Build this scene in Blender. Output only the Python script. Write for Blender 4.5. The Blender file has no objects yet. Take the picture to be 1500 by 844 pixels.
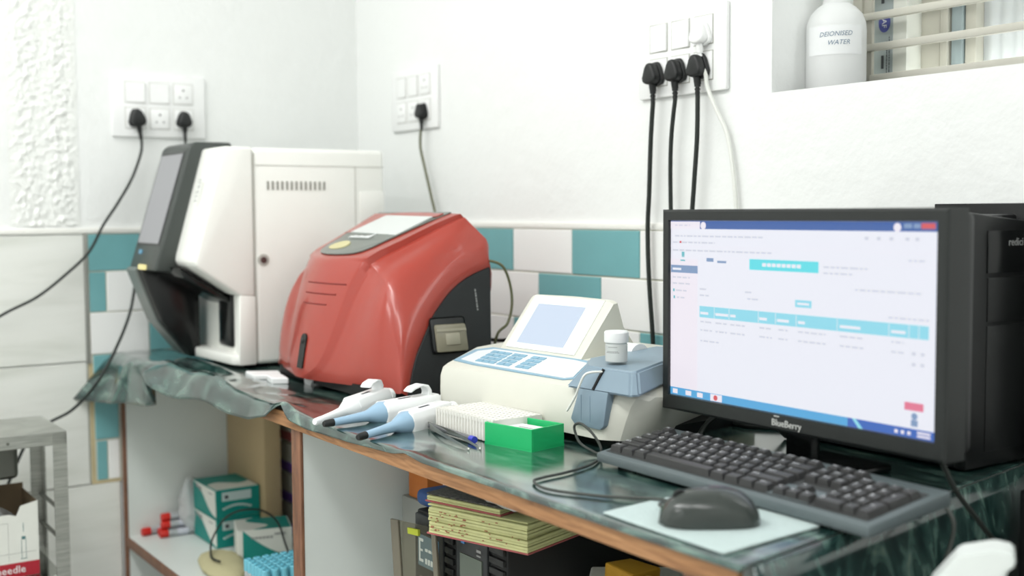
import bpy, bmesh, math, random
from mathutils import Vector, Matrix, noise

random.seed(7)
sc = bpy.context.scene
COL = sc.collection
H = 0.78            # worktop height; the scene is laid out from the worktop surface (z = 0) and lifted by H at the end
R = math.radians

# ------------------------------------------------------------------ camera, world, lights, exposure
def cam_basis(yaw, pitch, roll):
    f = Vector((math.cos(pitch)*math.cos(yaw), math.cos(pitch)*math.sin(yaw), -math.sin(pitch)))
    r = f.cross(Vector((0, 0, 1))).normalized()
    u = r.cross(f)
    return math.cos(roll)*r + math.sin(roll)*u, -math.sin(roll)*r + math.cos(roll)*u, f
cd = bpy.data.cameras.new('camera')
cam = bpy.data.objects.new('camera', cd)
COL.objects.link(cam)
cr, cu, cf = cam_basis(R(145.87), R(3.72), R(-0.36))
M = Matrix((cr, cu, -cf)).transposed().to_4x4()
M.translation = Vector((0, 0, 0.325))
cam.matrix_world = M
cd.sensor_width = 36
cd.lens = 1720/1500*36
cd.clip_start = 0.02
cd.dof.use_dof = True
cd.dof.focus_distance = 1.72
cd.dof.aperture_fstop = 3.0
sc.camera = cam

sc.view_settings.view_transform = 'Standard'
sc.view_settings.look = 'None'
sc.view_settings.gamma = 1
sc.view_settings.use_curve_mapping = False
sc.view_settings.exposure = -0.29

w = bpy.data.worlds.new('daylight')
sc.world = w
w.use_nodes = True
w.node_tree.nodes['Background'].inputs[0].default_value = (0.98, 1.0, 0.99, 1)
w.node_tree.nodes['Background'].inputs[1].default_value = 6.0

def area_lamp(name, loc, sx, sy, power, col=(1, 1, 1), aim=None):
    ld = bpy.data.lights.new(name, 'AREA')
    ld.shape = 'RECTANGLE'; ld.size = sx; ld.size_y = sy
    ld.energy = power; ld.color = col
    o = bpy.data.objects.new(name, ld)
    COL.objects.link(o)
    o.location = loc
    if aim is not None:
        o.rotation_euler = (Vector(aim)-Vector(loc)).to_track_quat('-Z', 'Y').to_euler()
    return o
LAMP = (1.0, 1.0, 0.985)
area_lamp('ceiling_lamp', (-1.9, -0.35, 1.98), 1.3, 0.35, 30, LAMP)
area_lamp('ceiling_lamp', (-0.6, -0.35, 1.98), 1.3, 0.35, 18, LAMP)
area_lamp('ceiling_lamp', (0.7, -0.1, 1.98), 1.3, 0.35, 20, LAMP)  # extra lamp, added to brighten the window reveal
area_lamp('ceiling_lamp', (-1.2, -1.5, 1.98), 1.3, 0.5, 26, LAMP)
area_lamp('fill_lamp', (0.2, -1.9, 1.0), 1.4, 1.3, 6, (0.97, 1.0, 1.0), (-1.6, 0.9, 0.1))  # added fill from the camera side for the lower surfaces, not a real source

# ------------------------------------------------------------------ materials
def lin(c):
    if isinstance(c, str):
        c = [int(c[i:i+2], 16)/255 for i in (0, 2, 4)]
    elif max(c) > 1.001:
        c = [v/255 for v in c]
    return tuple((v/12.92 if v <= 0.04045 else ((v+0.055)/1.055)**2.4) for v in c) + (1,)
MATS = {}
def pm(name, col, rough=0.5, metal=0.0, var=0.06, scale=30, bump=0.0, bscale=200, trans=0.0, coat=0.0, emit=None, alpha=1.0, spec=0.5, ior=1.45, sss=0.0):
    """principled material with a little procedural colour variation and relief"""
    m = bpy.data.materials.new(name); m.use_nodes = True
    nt = m.node_tree; b = nt.nodes['Principled BSDF']
    tc = nt.nodes.new('ShaderNodeTexCoord')
    nz = nt.nodes.new('ShaderNodeTexNoise'); nz.inputs['Scale'].default_value = scale; nz.inputs['Detail'].default_value = 4
    nt.links.new(tc.outputs['Object'], nz.inputs['Vector'])
    mx = nt.nodes.new('ShaderNodeMix'); mx.data_type = 'RGBA'
    c = lin(col)
    mx.inputs[6].default_value = tuple(max(0, v*(1-var)) for v in c[:3]) + (1,)
    mx.inputs[7].default_value = tuple(min(1, v*(1+var)) for v in c[:3]) + (1,)
    nt.links.new(nz.outputs['Fac'], mx.inputs[0])
    nt.links.new(mx.outputs[2], b.inputs['Base Color'])
    b.inputs['Roughness'].default_value = rough
    b.inputs['Metallic'].default_value = metal
    b.inputs['IOR'].default_value = ior
    b.inputs['Specular IOR Level'].default_value = spec
    if trans: b.inputs['Transmission Weight'].default_value = trans
    if coat: b.inputs['Coat Weight'].default_value = coat; b.inputs['Coat Roughness'].default_value = 0.08
    if alpha < 1: b.inputs['Alpha'].default_value = alpha
    if sss: b.inputs['Subsurface Weight'].default_value = sss; b.inputs['Subsurface Radius'].default_value = (0.01, 0.01, 0.01)
    if emit:
        b.inputs['Emission Color'].default_value = lin(emit[0]); b.inputs['Emission Strength'].default_value = emit[1]
    if bump:
        n2 = nt.nodes.new('ShaderNodeTexNoise'); n2.inputs['Scale'].default_value = bscale; n2.inputs['Detail'].default_value = 6
        nt.links.new(tc.outputs['Object'], n2.inputs['Vector'])
        bp = nt.nodes.new('ShaderNodeBump'); bp.inputs['Strength'].default_value = bump; bp.inputs['Distance'].default_value = 0.004
        nt.links.new(n2.outputs['Fac'], bp.inputs['Height'])
        nt.links.new(bp.outputs['Normal'], b.inputs['Normal'])
    MATS[name] = m
    return m

def ramp_mat(name, stops, scale=(1, 1, 1), detail=6, dist=1.5, rough=0.3, nscale=4, coat=0.0, bump=0.0, spec=0.5):
    """stretched, distorted noise through a colour ramp: wood grain, marble print, brushed metal"""
    m = bpy.data.materials.new(name); m.use_nodes = True
    nt = m.node_tree; b = nt.nodes['Principled BSDF']
    tc = nt.nodes.new('ShaderNodeTexCoord'); mp = nt.nodes.new('ShaderNodeMapping')
    mp.inputs['Scale'].default_value = scale
    nz = nt.nodes.new('ShaderNodeTexNoise'); nz.inputs['Scale'].default_value = nscale
    nz.inputs['Detail'].default_value = detail; nz.inputs['Distortion'].default_value = dist
    cr_ = nt.nodes.new('ShaderNodeValToRGB')
    el = cr_.color_ramp.elements
    el[0].position, el[0].color = stops[0][0], lin(stops[0][1])
    el[1].position, el[1].color = stops[-1][0], lin(stops[-1][1])
    for p_, c_ in stops[1:-1]:
        e = el.new(p_); e.color = lin(c_)
    nt.links.new(tc.outputs['Object'], mp.inputs['Vector']); nt.links.new(mp.outputs['Vector'], nz.inputs['Vector'])
    nt.links.new(nz.outputs['Fac'], cr_.inputs['Fac']); nt.links.new(cr_.outputs['Color'], b.inputs['Base Color'])
    b.inputs['Roughness'].default_value = rough; b.inputs['Specular IOR Level'].default_value = spec
    if coat: b.inputs['Coat Weight'].default_value = coat; b.inputs['Coat Roughness'].default_value = 0.16
    if bump:
        bp = nt.nodes.new('ShaderNodeBump'); bp.inputs['Strength'].default_value = bump; bp.inputs['Distance'].default_value = 0.003
        nt.links.new(nz.outputs['Fac'], bp.inputs['Height']); nt.links.new(bp.outputs['Normal'], b.inputs['Normal'])
    MATS[name] = m
    return m

def emit_mat(name, col, strength):
    m = bpy.data.materials.new(name); m.use_nodes = True
    nt = m.node_tree; b = nt.nodes['Principled BSDF']
    b.inputs['Base Color'].default_value = (0.02, 0.02, 0.02, 1)
    b.inputs['Roughness'].default_value = 0.35
    b.inputs['Emission Color'].default_value = lin(col); b.inputs['Emission Strength'].default_value = strength*1.15
    MATS[name] = m
    return m

plaster = pm('white_plaster', (242, 244, 242), 0.7, var=0.025, scale=3, bump=0.7, bscale=24)
plaster_rough = pm('flaking_plaster', (242, 244, 240), 0.8, var=0.04, scale=12, bump=0.8, bscale=90)
cement = pm('white_cement', (246, 246, 240), 0.7, var=0.03, scale=20, bump=0.3)
grout = pm('grout', (214, 214, 200), 0.85, var=0.12, scale=40, bump=0.3)
grout_yellow = pm('yellowed_grout', (205, 190, 150), 0.85, var=0.15, scale=40, bump=0.3)
tile_teal = pm('teal_glaze', (122, 180, 184), 0.28, var=0.10, scale=9, bump=0.06, bscale=20)
tile_white = pm('white_glaze', (250, 251, 249), 0.3, var=0.03, scale=9, bump=0.05, bscale=20)
tile_grey = ramp_mat('veined_grey_tile', [(0.3, (218, 221, 213)), (0.5, (234, 236, 230)), (0.72, (241, 243, 238))], (1, 0.6, 5), nscale=2.2, rough=0.3)
floor_m = pm('floor_tile', (206, 206, 204), 0.35, var=0.05, scale=5)
ceil_m = pm('ceiling_paint', (244, 245, 245), 0.8)
laminate = pm('white_laminate', (222, 228, 224), 0.4, var=0.03, scale=14)
wood = ramp_mat('wood_edging', [(0.25, (124, 86, 54)), (0.5, (164, 118, 78)), (0.75, (188, 142, 98))], (5, 40, 60), nscale=2, rough=0.5)
wood_dark = ramp_mat('dark_wood_edging', [(0.25, (92, 62, 46)), (0.5, (122, 84, 62)), (0.75, (142, 100, 74))], (40, 40, 5), nscale=2, rough=0.5)
cloth_m = ramp_mat('green_marble_vinyl', [(0.30, (18, 36, 35)), (0.46, (34, 60, 57)), (0.56, (60, 88, 82)), (0.67, (100, 126, 116)), (0.85, (146, 164, 150))],
                   (3.0, 9.0, 5), nscale=2.2, detail=10, dist=2.6, rough=0.16, bump=0.06, coat=1.0)
blk = pm('black_plastic', (26, 28, 28), 0.4, var=0.1)
blk_gloss = pm('black_gloss', (16, 18, 18), 0.2, var=0.1)
blk_matte = pm('black_matte', (14, 16, 16), 0.6, var=0.1)
blk_cord = pm('black_cord', (30, 36, 32), 0.5)
grey_cord = pm('grey_cord', (62, 66, 62), 0.5)
olive_cord = pm('olive_cord', (96, 98, 70), 0.5)
white_cord = pm('white_cord', (232, 234, 228), 0.5)
switch_w = pm('switch_white', (247, 248, 247), 0.35, var=0.02)
socket_shadow = pm('socket_hole', (96, 92, 90), 0.6)
seam_grey = pm('seam_grey', (188, 188, 180), 0.6)
device_w = pm('device_white', (246, 247, 241), 0.38, var=0.015)
device_cream = pm('device_cream', (214, 214, 203), 0.42, var=0.02)
anthracite = pm('anthracite_plastic', (66, 71, 68), 0.38, var=0.05)
red_shell = pm('red_gloss_plastic', (166, 63, 51), 0.28, var=0.03, coat=0.35)
red_dark = pm('red_groove', (132, 38, 32), 0.5)
panel_grey = pm('panel_grey', (112, 118, 112), 0.3, var=0.04)
lcd_off = pm('grey_lcd', (214, 218, 216), 0.25, var=0.01)
btn_gold = pm('pale_gold_button', (206, 198, 148), 0.4)
print_white = pm('white_print', (238, 240, 240), 0.5)
print_grey = pm('grey_print', (150, 152, 150), 0.6)
print_dark = pm('dark_print', (52, 56, 62), 0.6)
clear_smoke = pm('smoky_clear_plastic', (206, 202, 186), 0.03, trans=0.95, ior=1.06)
clear_bag = pm('clear_polythene', (240, 244, 244), 0.2, trans=0.78, ior=1.15, bump=0.4, bscale=40)
blue_grey = pm('blue_grey_plastic', (132, 152, 166), 0.4, var=0.03)
pale_blue = pm('pale_blue_plastic', (156, 188, 212), 0.35, var=0.03)
key_blue = pm('blue_membrane_key', (132, 172, 194), 0.5)
overlay = pm('white_overlay', (220, 226, 228), 0.35, var=0.02)
lcd_blue = emit_mat('pale_blue_lcd', (214, 230, 250), 0.95)
lcd_lav = emit_mat('lavender_lcd', (196, 198, 200), 0.62)
yellow_lamp = emit_mat('yellow_indicator', (255, 244, 170), 1.0)
green_pl = pm('green_plastic', (34, 184, 110), 0.35, var=0.04)
rack_w = pm('rack_white', (246, 245, 238), 0.45, trans=0.12, var=0.03)
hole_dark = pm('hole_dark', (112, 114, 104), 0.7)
steel = ramp_mat('brushed_steel', [(0.3, (158, 160, 154)), (0.55, (182, 184, 178)), (0.8, (206, 208, 202))], (3, 3, 60), nscale=3, rough=0.3)
steel.node_tree.nodes['Principled BSDF'].inputs['Metallic'].default_value = 0.85
steel_dk = pm('steel_dull', (120, 122, 116), 0.35, metal=0.9)
white_poly = pm('white_polythene', (246, 248, 247), 0.4, trans=0.25, var=0.02)
jar_clear = pm('frosted_jar', (228, 232, 230), 0.35, trans=0.35)
lid_white = pm('lid_white', (244, 246, 246), 0.35, var=0.02)
paper = pm('paper', (238, 240, 240), 0.7, var=0.02, bump=0.1)
tissue = pm('tissue_cloth', (188, 204, 202), 0.85, var=0.05, scale=120, bump=0.5, bscale=260)
kraft = pm('kraft_card', (182, 160, 122), 0.55, var=0.12, scale=6, bump=0.25, bscale=14)
beige = pm('beige_fabric', (186, 180, 142), 0.9, var=0.08, bump=0.4)
box_teal = pm('teal_card', (10, 138, 128), 0.45, var=0.04)
box_white = pm('white_card', (226, 228, 220), 0.5, var=0.03)
cap_red = pm('red_cap', (206, 42, 32), 0.4)
tube_w = pm('tube_white', (216, 220, 222), 0.3, trans=0.4)
cap_aqua = pm('aqua_cap', (112, 188, 206), 0.4)
lilac = pm('lilac_label', (128, 96, 186), 0.5)
page = pm('yellowed_pages', (206, 206, 150), 0.8, var=0.16, scale=80)
orange_m = pm('orange_card', (188, 108, 44), 0.6)
blue_m = pm('blue_cover', (34, 74, 132), 0.5, var=0.1)
pink_m = pm('pink_paper', (178, 96, 96), 0.7)
yellow_m = pm('yellow_paper', (190, 142, 34), 0.6, var=0.15)
lime_m = pm('lime_paper', (178, 188, 52), 0.6)
lcd_green = pm('lcd_grey_green', (96, 106, 96), 0.25)
lcd_lit = emit_mat('lit_blue_lcd', (104, 140, 158), 0.7)
lcd_seg = emit_mat('lit_lcd_segments', (226, 240, 245), 0.9)
chair_w = pm('chair_plastic', (226, 231, 228), 0.35, var=0.02)
bar_paint = pm('bar_cream_paint', (214, 212, 200), 0.5, var=0.05)
frame_grey = pm('frame_grey_paint', (190, 188, 176), 0.5)
glow_pane = pm('frosted_pane', (240, 246, 246), 0.4, trans=0.6)
corr = pm('corrugated_sheet', (238, 242, 242), 0.45, trans=0.35, var=0.02)
iaf_grey = pm('grey_box_side', (158, 168, 170), 0.5)
iaf_blue = pm('blue_badge', (72, 78, 150), 0.5)
kb_body = pm('keyboard_frame', (94, 104, 106), 0.42, var=0.05)
kb_well = pm('keyboard_well', (60, 62, 62), 0.6)
key_m = pm('key_plastic', (58, 58, 58), 0.42, var=0.06)
key_leg = pm('key_legend', (226, 228, 230), 0.5)
mouse_m = pm('mouse_plastic', (58, 63, 60), 0.18, var=0.08)
mouse_top = pm('mouse_plum_gloss', (70, 50, 62), 0.2)
foot_m = pm('rubber_foot', (20, 20, 20), 0.8)
cover_pat = ramp_mat('patterned_cover', [(0.4, (40, 42, 44)), (0.5, (74, 66, 66)), (0.58, (104, 108, 96)), (0.66, (70, 50, 58))], (60, 120, 60), nscale=2, rough=0.5)
scr_white = emit_mat('screen_white', (236, 238, 248), 1.0)
scr_side = emit_mat('screen_pale_pink', (240, 234, 244), 1.0)
scr_navy = emit_mat('screen_blue', (52, 96, 172), 0.9)
scr_task = emit_mat('screen_taskbar', (84, 172, 226), 0.95)
scr_task2 = emit_mat('screen_taskbar_dark', (56, 106, 196), 0.9)
scr_cyan = emit_mat('screen_cyan', (92, 222, 232), 1.0)
scr_aqua = emit_mat('screen_aqua', (142, 218, 236), 1.0)
scr_slate = emit_mat('screen_slate', (132, 160, 200), 0.9)
scr_text = emit_mat('screen_washed_text', (214, 217, 228), 0.95)  # text colour lightened to stand in for the glow washing over it
scr_pink = emit_mat('screen_pink', (232, 120, 150), 0.95)
scr_red = emit_mat('screen_red', (224, 90, 96), 0.9)
scr_teal = emit_mat('screen_teal', (110, 196, 206), 0.9)

# ------------------------------------------------------------------ mesh builder
class MB:
    def __init__(s):
        s.bm = bmesh.new()
    def _xf(s, vs, mat):
        if mat is not None: bmesh.ops.transform(s.bm, matrix=mat, verts=vs)
    def box(s, x0, x1, y0, y1, z0, z1, bev=0, seg=2, mat=None):
        r = bmesh.ops.create_cube(s.bm, size=1)
        vs = r['verts']
        bmesh.ops.transform(s.bm, matrix=Matrix.Translation(((x0+x1)/2, (y0+y1)/2, (z0+z1)/2)) @ Matrix.Diagonal((abs(x1-x0), abs(y1-y0), abs(z1-z0), 1)), verts=vs)
        if bev:
            es = list({e for v in vs for e in v.link_edges})
            g = bmesh.ops.bevel(s.bm, geom=es, offset=bev, segments=seg, profile=0.5, affect='EDGES')
            vs = list({v for f in g['faces'] for v in f.verts})
            vs = s._island(vs)
        s._xf(vs, mat)
        return s
    def _island(s, vs):
        seen = set(vs); st = list(vs)
        while st:
            v = st.pop()
            for e in v.link_edges:
                o = e.other_vert(v)
                if o not in seen: seen.add(o); st.append(o)
        return list(seen)
    def prism(s, pts, axis, a, b, bev=0, seg=2, mat=None):
        """polygon pts in the two other axes (in x,y,z order), extruded along axis from a to b"""
        def P(p, t):
            return {'x': (t, p[0], p[1]), 'y': (p[0], t, p[1]), 'z': (p[0], p[1], t)}[axis]
        va = [s.bm.verts.new(P(p, a)) for p in pts]; vb = [s.bm.verts.new(P(p, b)) for p in pts]
        fs = [s.bm.faces.new(va), s.bm.faces.new(vb[::-1])]
        n = len(pts)
        for i in range(n):
            fs.append(s.bm.faces.new((va[i], vb[i], vb[(i+1) % n], va[(i+1) % n])))
        bmesh.ops.recalc_face_normals(s.bm, faces=fs)
        vs = va+vb
        if bev:
            es = list({e for f in fs for e in f.edges})
            g = bmesh.ops.bevel(s.bm, geom=es, offset=bev, segments=seg, profile=0.5, affect='EDGES')
            vs = s._island([v for f in g['faces'] for v in f.verts])
        s._xf(vs, mat)
        return s
    def cyl(s, p0, p1, r0, r1=None, n=16):
        p0, p1 = Vector(p0), Vector(p1); d = p1-p0
        r = bmesh.ops.create_cone(s.bm, cap_ends=True, segments=n, radius1=r0, radius2=r0 if r1 is None else r1, depth=d.length)
        q = d.to_track_quat('Z', 'Y').to_matrix().to_4x4()
        bmesh.ops.transform(s.bm, matrix=Matrix.Translation((p0+p1)/2) @ q, verts=r['verts'])
        return s
    def lathe(s, prof, n=28, mat=None):
        """profile [(r, z)] turned about z"""
        rings = []
        vs = []
        for r_, z_ in prof:
            if r_ < 1e-6:
                v = s.bm.verts.new((0, 0, z_)); rings.append([v]); vs.append(v)
            else:
                ring = [s.bm.verts.new((r_*math.cos(2*math.pi*k/n), r_*math.sin(2*math.pi*k/n), z_)) for k in range(n)]
                rings.append(ring); vs += ring
        for a, b in zip(rings, rings[1:]):
            for k in range(n):
                q = [a[k % len(a)], a[(k+1) % len(a)], b[(k+1) % len(b)], b[k % len(b)]]
                q = list(dict.fromkeys(q))
                if len(q) >= 3: s.bm.faces.new(q)
        s._xf(vs, mat)
        return s
    def tube(s, pts, r, n=8, smooth=6, taper=None):
        pts = [Vector(p) for p in pts]
        path = spline(pts, smooth) if smooth > 1 and len(pts) > 2 else pts
        t0 = (path[1]-path[0]).normalized()
        up = Vector((0, 0, 1)) if abs(t0.z) < 0.9 else Vector((1, 0, 0))
        nrm = (up-t0*up.dot(t0)).normalized()
        rings = []
        for i, p in enumerate(path):
            t = (path[min(i+1, len(path)-1)]-path[max(i-1, 0)]).normalized()
            nrm = (nrm-t*nrm.dot(t)).normalized(); bi = t.cross(nrm)
            rr = r if taper is None else r*(1+(taper-1)*i/(len(path)-1))
            rings.append([s.bm.verts.new(p+rr*(math.cos(2*math.pi*k/n)*nrm+math.sin(2*math.pi*k/n)*bi)) for k in range(n)])
        for a, b in zip(rings, rings[1:]):
            for k in range(n):
                s.bm.faces.new((a[k], a[(k+1) % n], b[(k+1) % n], b[k]))
        s.bm.faces.new(rings[0][::-1]); s.bm.faces.new(rings[-1])
        return s
    def grid(s, P, nu, nv, flip=False):
        """P[i][j] points"""
        vs = [[s.bm.verts.new(P[i][j]) for j in range(nv)] for i in range(nu)]
        for i in range(nu-1):
            for j in range(nv-1):
                q = (vs[i][j], vs[i+1][j], vs[i+1][j+1], vs[i][j+1])
                s.bm.faces.new(q[::-1] if flip else q)
        return s
    def poly(s, pts):
        s.bm.faces.new([s.bm.verts.new(p) for p in pts]); return s
    def ball(s, c, rx, ry, rz, sub=2, mat=None):
        r = bmesh.ops.create_icosphere(s.bm, subdivisions=sub, radius=1)
        bmesh.ops.transform(s.bm, matrix=Matrix.Translation(c) @ Matrix.Diagonal((rx, ry, rz, 1)), verts=r['verts'])
        s._xf(r['verts'], mat)
        return s
    def xf(s, mat):
        bmesh.ops.transform(s.bm, matrix=mat, verts=s.bm.verts[:]); return s
    def jitter(s, amt, sc_=20):
        for v in s.bm.verts:
            v.co += amt*noise.noise_vector(v.co*sc_)
        return s

def spline(pts, k):
    out = []
    n = len(pts)
    for i in range(n-1):
        p0 = pts[max(i-1, 0)]; p1 = pts[i]; p2 = pts[i+1]; p3 = pts[min(i+2, n-1)]
        for j in range(k):
            t = j/k
            out.append(0.5*((2*p1)+(p2-p0)*t+(2*p0-5*p1+4*p2-p3)*t*t+(3*p1-p0-3*p2+p3)*t**3))
    out.append(pts[-1])
    return out

ROOTM = {}
def root_matrix(o):
    while o.parent is not None: o = o.parent
    return ROOTM.get(o.name, Matrix.Identity(4))
def tag(o, label=None, cat=None, group=None, kind=None):
    if label: o['label'] = label
    if cat: o['category'] = cat
    if group: o['group'] = group
    if kind: o['kind'] = kind
    return o
def thing(name, label, cat, loc=(0, 0, 0), rz=0.0, group=None):
    o = bpy.data.objects.new(name, None); COL.objects.link(o)
    o.empty_display_size = 0.05
    o.location = loc; o.rotation_euler = (0, 0, rz)
    ROOTM[o.name] = Matrix.Translation(loc) @ Matrix.Rotation(rz, 4, 'Z')
    return tag(o, label, cat, group)
def part(name, mb, mat, parent=None, local=False, label=None, kind=None, smooth=True, ang=32, sub=0, solid=0.0):
    """links the builder's geometry as ONE mesh object; world coordinates unless local"""
    if parent is not None and not local:
        mb.xf(root_matrix(parent).inverted())
    me = bpy.data.meshes.new(name)
    bmesh.ops.recalc_face_normals(mb.bm, faces=mb.bm.faces[:])
    mb.bm.to_mesh(me); mb.bm.free()
    if smooth:
        me.polygons.foreach_set('use_smooth', [True]*len(me.polygons))
        me.set_sharp_from_angle(angle=R(ang))
    me.materials.append(mat)
    o = bpy.data.objects.new(name, me); COL.objects.link(o)
    if parent is not None: o.parent = parent
    if solid:
        md = o.modifiers.new('thickness', 'SOLIDIFY'); md.thickness = solid; md.offset = 0
    if sub:
        md = o.modifiers.new('smooth', 'SUBSURF'); md.levels = sub; md.render_levels = sub
    if label: o['label'] = label
    if kind: o['kind'] = kind
    return o
def single(name, mb, mat, label, cat, loc=None, group=None, kind=None, **kw):
    """a thing that is one mesh; its origin is moved to its base"""
    bm = mb.bm
    xs = [v.co.x for v in bm.verts]; ys = [v.co.y for v in bm.verts]; zs = [v.co.z for v in bm.verts]
    c = Vector(((min(xs)+max(xs))/2, (min(ys)+max(ys))/2, min(zs)))
    mb.xf(Matrix.Translation(-c))
    o = part(name, mb, mat, None, **kw)
    o.location = c
    return tag(o, label, cat, group, kind)
def struct(name, mb, mat, parent=None, **kw):
    o = part(name, mb, mat, parent, **kw)
    if parent is None: o['kind'] = 'structure'
    return o
def dup(rt, loc, rz=0, label=None):
    r = rt.copy(); COL.objects.link(r); r.location = loc; r.rotation_euler = (0, 0, rz)
    if label: r['label'] = label
    ROOTM[r.name] = Matrix.Translation(loc) @ Matrix.Rotation(rz, 4, 'Z')
    for ch in list(rt.children):
        c = ch.copy(); COL.objects.link(c); c.parent = r
        for g in list(ch.children):
            d = g.copy(); COL.objects.link(d); d.parent = c
    return r
def text_mb(body, size, shear=0.0, depth=0.0):
    cu_ = bpy.data.curves.new('lettering', 'FONT')
    cu_.body = body; cu_.size = size; cu_.align_x = 'CENTER'; cu_.align_y = 'CENTER'; cu_.shear = shear; cu_.extrude = depth; cu_.resolution_u = 2
    ob = bpy.data.objects.new('lettering', cu_); COL.objects.link(ob)
    bpy.context.view_layer.update()
    me = bpy.data.meshes.new_from_object(ob.evaluated_get(bpy.context.evaluated_depsgraph_get()))
    mb = MB(); mb.bm.from_mesh(me)
    bpy.data.objects.remove(ob); bpy.data.meshes.remove(me); bpy.data.curves.remove(cu_)
    return mb
def frame_m(origin, xdir, ydir):
    """matrix taking local x,y,z to a plane at origin spanned by xdir, ydir"""
    x = Vector(xdir).normalized(); z = x.cross(Vector(ydir)).normalized(); y = z.cross(x)
    m = Matrix((x, y, z)).transposed().to_4x4(); m.translation = Vector(origin); return m

LX = -2.79      # face of the left wall
YW = 1.405      # face of the right wall
# ------------------------------------------------------------------ room shell
F0, CE = -H, 2.0
struct('floor', MB().box(-2.95, 1.9, -2.5, 2.6, F0-0.05, F0), floor_m)
struct('ceiling', MB().box(-2.95, 1.9, -2.5, 1.66, CE, CE+0.05), ceil_m)
wl = struct('wall_left', MB().box(LX-0.16, LX, -2.5, 1.66, F0, CE), plaster)
WX0, WX1, WZ0, WZ1 = -1.331, 0.15, 0.512, 1.45
mb = MB()
mb.box(-2.95, 1.9, YW, 1.63, F0, WZ0)
mb.box(-2.95, WX0, YW, 1.63, WZ0, CE)
mb.box(WX1, 1.9, YW, 1.63, WZ0, CE)
mb.box(WX0, WX1, YW, 1.63, WZ1, CE)
wr = struct('wall_right', mb, plaster)
struct('wall_front', MB().box(-2.95, 1.9, -2.6, -2.5, F0, CE), plaster)
struct('wall_back', MB().box(1.8, 1.9, -2.5, 1.66, F0, CE), plaster)

# flaking plaster strip on the left wall: real relief
P = []
ny, nz_ = 64, 340
for i in range(ny):
    row = []
    for j in range(nz_):
        y = 0.545+0.15*i/(ny-1); z = 0.30+1.1*j/(nz_-1)
        e = min(1, (i/(ny-1))*5, (1-i/(ny-1))*6)
        mid = 1-0.55*math.exp(-((y-0.62-0.01*math.sin(z*9))/0.018)**2)
        h = noise.fractal(Vector((y*75, z*75, 2.0)), 0.7, 2.0, 5)
        row.append((LX+0.001+e*mid*0.0048*max(0, 0.35+h), y, z))
    P.append(row)
part('flaking_plaster', MB().grid(P, ny, nz_), plaster_rough, wl, local=True, kind='stuff', ang=60)

# tiles: every tile a piece of its wall, sharing mesh data by size
TM = {}
def tile(wall, axis, a0, a1, z0, z1, mat, g=0.0016, proud=0.008):
    sx, sz = a1-a0-2*g, z1-z0-2*g
    k = (axis, round(sx, 4), round(sz, 4), mat.name, proud)
    if k not in TM:
        m2 = MB()
        if axis == 'x': m2.box(-sx/2, sx/2, -proud, 0.0, -sz/2, sz/2, 0.0012, 1)
        else: m2.box(0.0, proud, -sx/2, sx/2, -sz/2, sz/2, 0.0012, 1)
        me = bpy.data.meshes.new('tile'); m2.bm.to_mesh(me); m2.bm.free(); me.materials.append(mat); TM[k] = me
    o = bpy.data.objects.new('tile', TM[k]); COL.objects.link(o); o.parent = wall
    jit = random.uniform(-0.0006, 0.0006)
    c = ((a0+a1)/2, YW+jit, (z0+z1)/2) if axis == 'x' else (LX+jit, (a0+a1)/2, (z0+z1)/2)
    o.location = c
    return o
part('grout_bed', MB().box(LX, -0.9, YW-0.005, YW, -0.09, 0.291), grout, wr, local=True)
rows = [(0.200, 0.290), (0.103, 0.200), (0.008, 0.103), (-0.085, 0.008)]
offs = [-1.851, -1.965, -1.645, -1.759]          # left edge of one teal tile in each row
for (z0, z1), x0 in zip(rows, offs):
    k0 = -5
    for k in range(k0, 5):
        a = x0+k*0.206; b = a+0.206
        a, b = max(a, LX+0.004), min(b, -1.0)
        if b-a < 0.02: continue
        tile(wr, 'x', a, b, z0, z1, tile_teal if k % 2 == 0 else tile_white)
struct('trim_1', MB().box(LX, -0.9, YW-0.0085, YW+0.001, 0.290, 0.303, 0.003), cement)
# left wall: narrow teal and white tiles beside the bench, large grey tiles farther left
part('grout_bed', MB().box(LX, LX+0.005, 0.700, YW, -0.30, 0.280), grout, wl, local=True)
part('grout_bed', MB().box(LX, LX+0.0055, 0.703, 0.7125, -0.30, -0.02), grout_yellow, wl, local=True, label='yellowed grout line')
for z0, z1, segs in ((0.193, 0.280, [(0.708, 0.92, 1), (0.92, 1.13, 0), (1.13, 1.34, 1), (1.34, 1.404, 0)]),
                     (0.098, 0.193, [(0.708, 0.748, 1), (0.748, 0.955, 0), (0.955, 1.16, 1), (1.16, 1.37, 0)]),
                     (0.0, 0.098, [(0.708, 0.845, 0), (0.845, 1.05, 1), (1.05, 1.26, 0), (1.26, 1.404, 1)]),
                     (-0.099, 0.0, [(0.7125, 0.769, 1)]), (-0.200, -0.101, [(0.7125, 0.769, 1)]),
                     (-0.296, -0.202, [(0.7145, 0.741, 1), (0.741, 0.769, 0)])):
    for a, b, t in segs:
        tile(wl, 'y', a, b, z0, z1, tile_teal if t else tile_white)
for k, (z0, z1) in enumerate(((-0.015, 0.279), (-0.302, -0.015), (-0.592, -0.302), (-0.78, -0.592))):
    for a, b in ((-0.55, -0.12), (-0.12, 0.29), (0.29, 0.700 if k < 2 else 0.768)):
        tile(wl, 'y', a, b, z0, z1, tile_grey, 0.0018, 0.009)
part('grout_bed', MB().box(LX, LX+0.0075, 0.703, 0.769, -0.3025, -0.296), grout_yellow, wl, local=True, label='yellowed grout line')
struct('trim_2', MB().box(LX, LX+0.0092, -0.55, YW-0.009, 0.2805, 0.294, 0.003), cement)
struct('trim_3', MB().box(LX, LX+0.010, 0.6985, 0.7065, -0.02, 0.2805, 0.002), pm('grey_trim', (150, 152, 146), 0.6))

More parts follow.
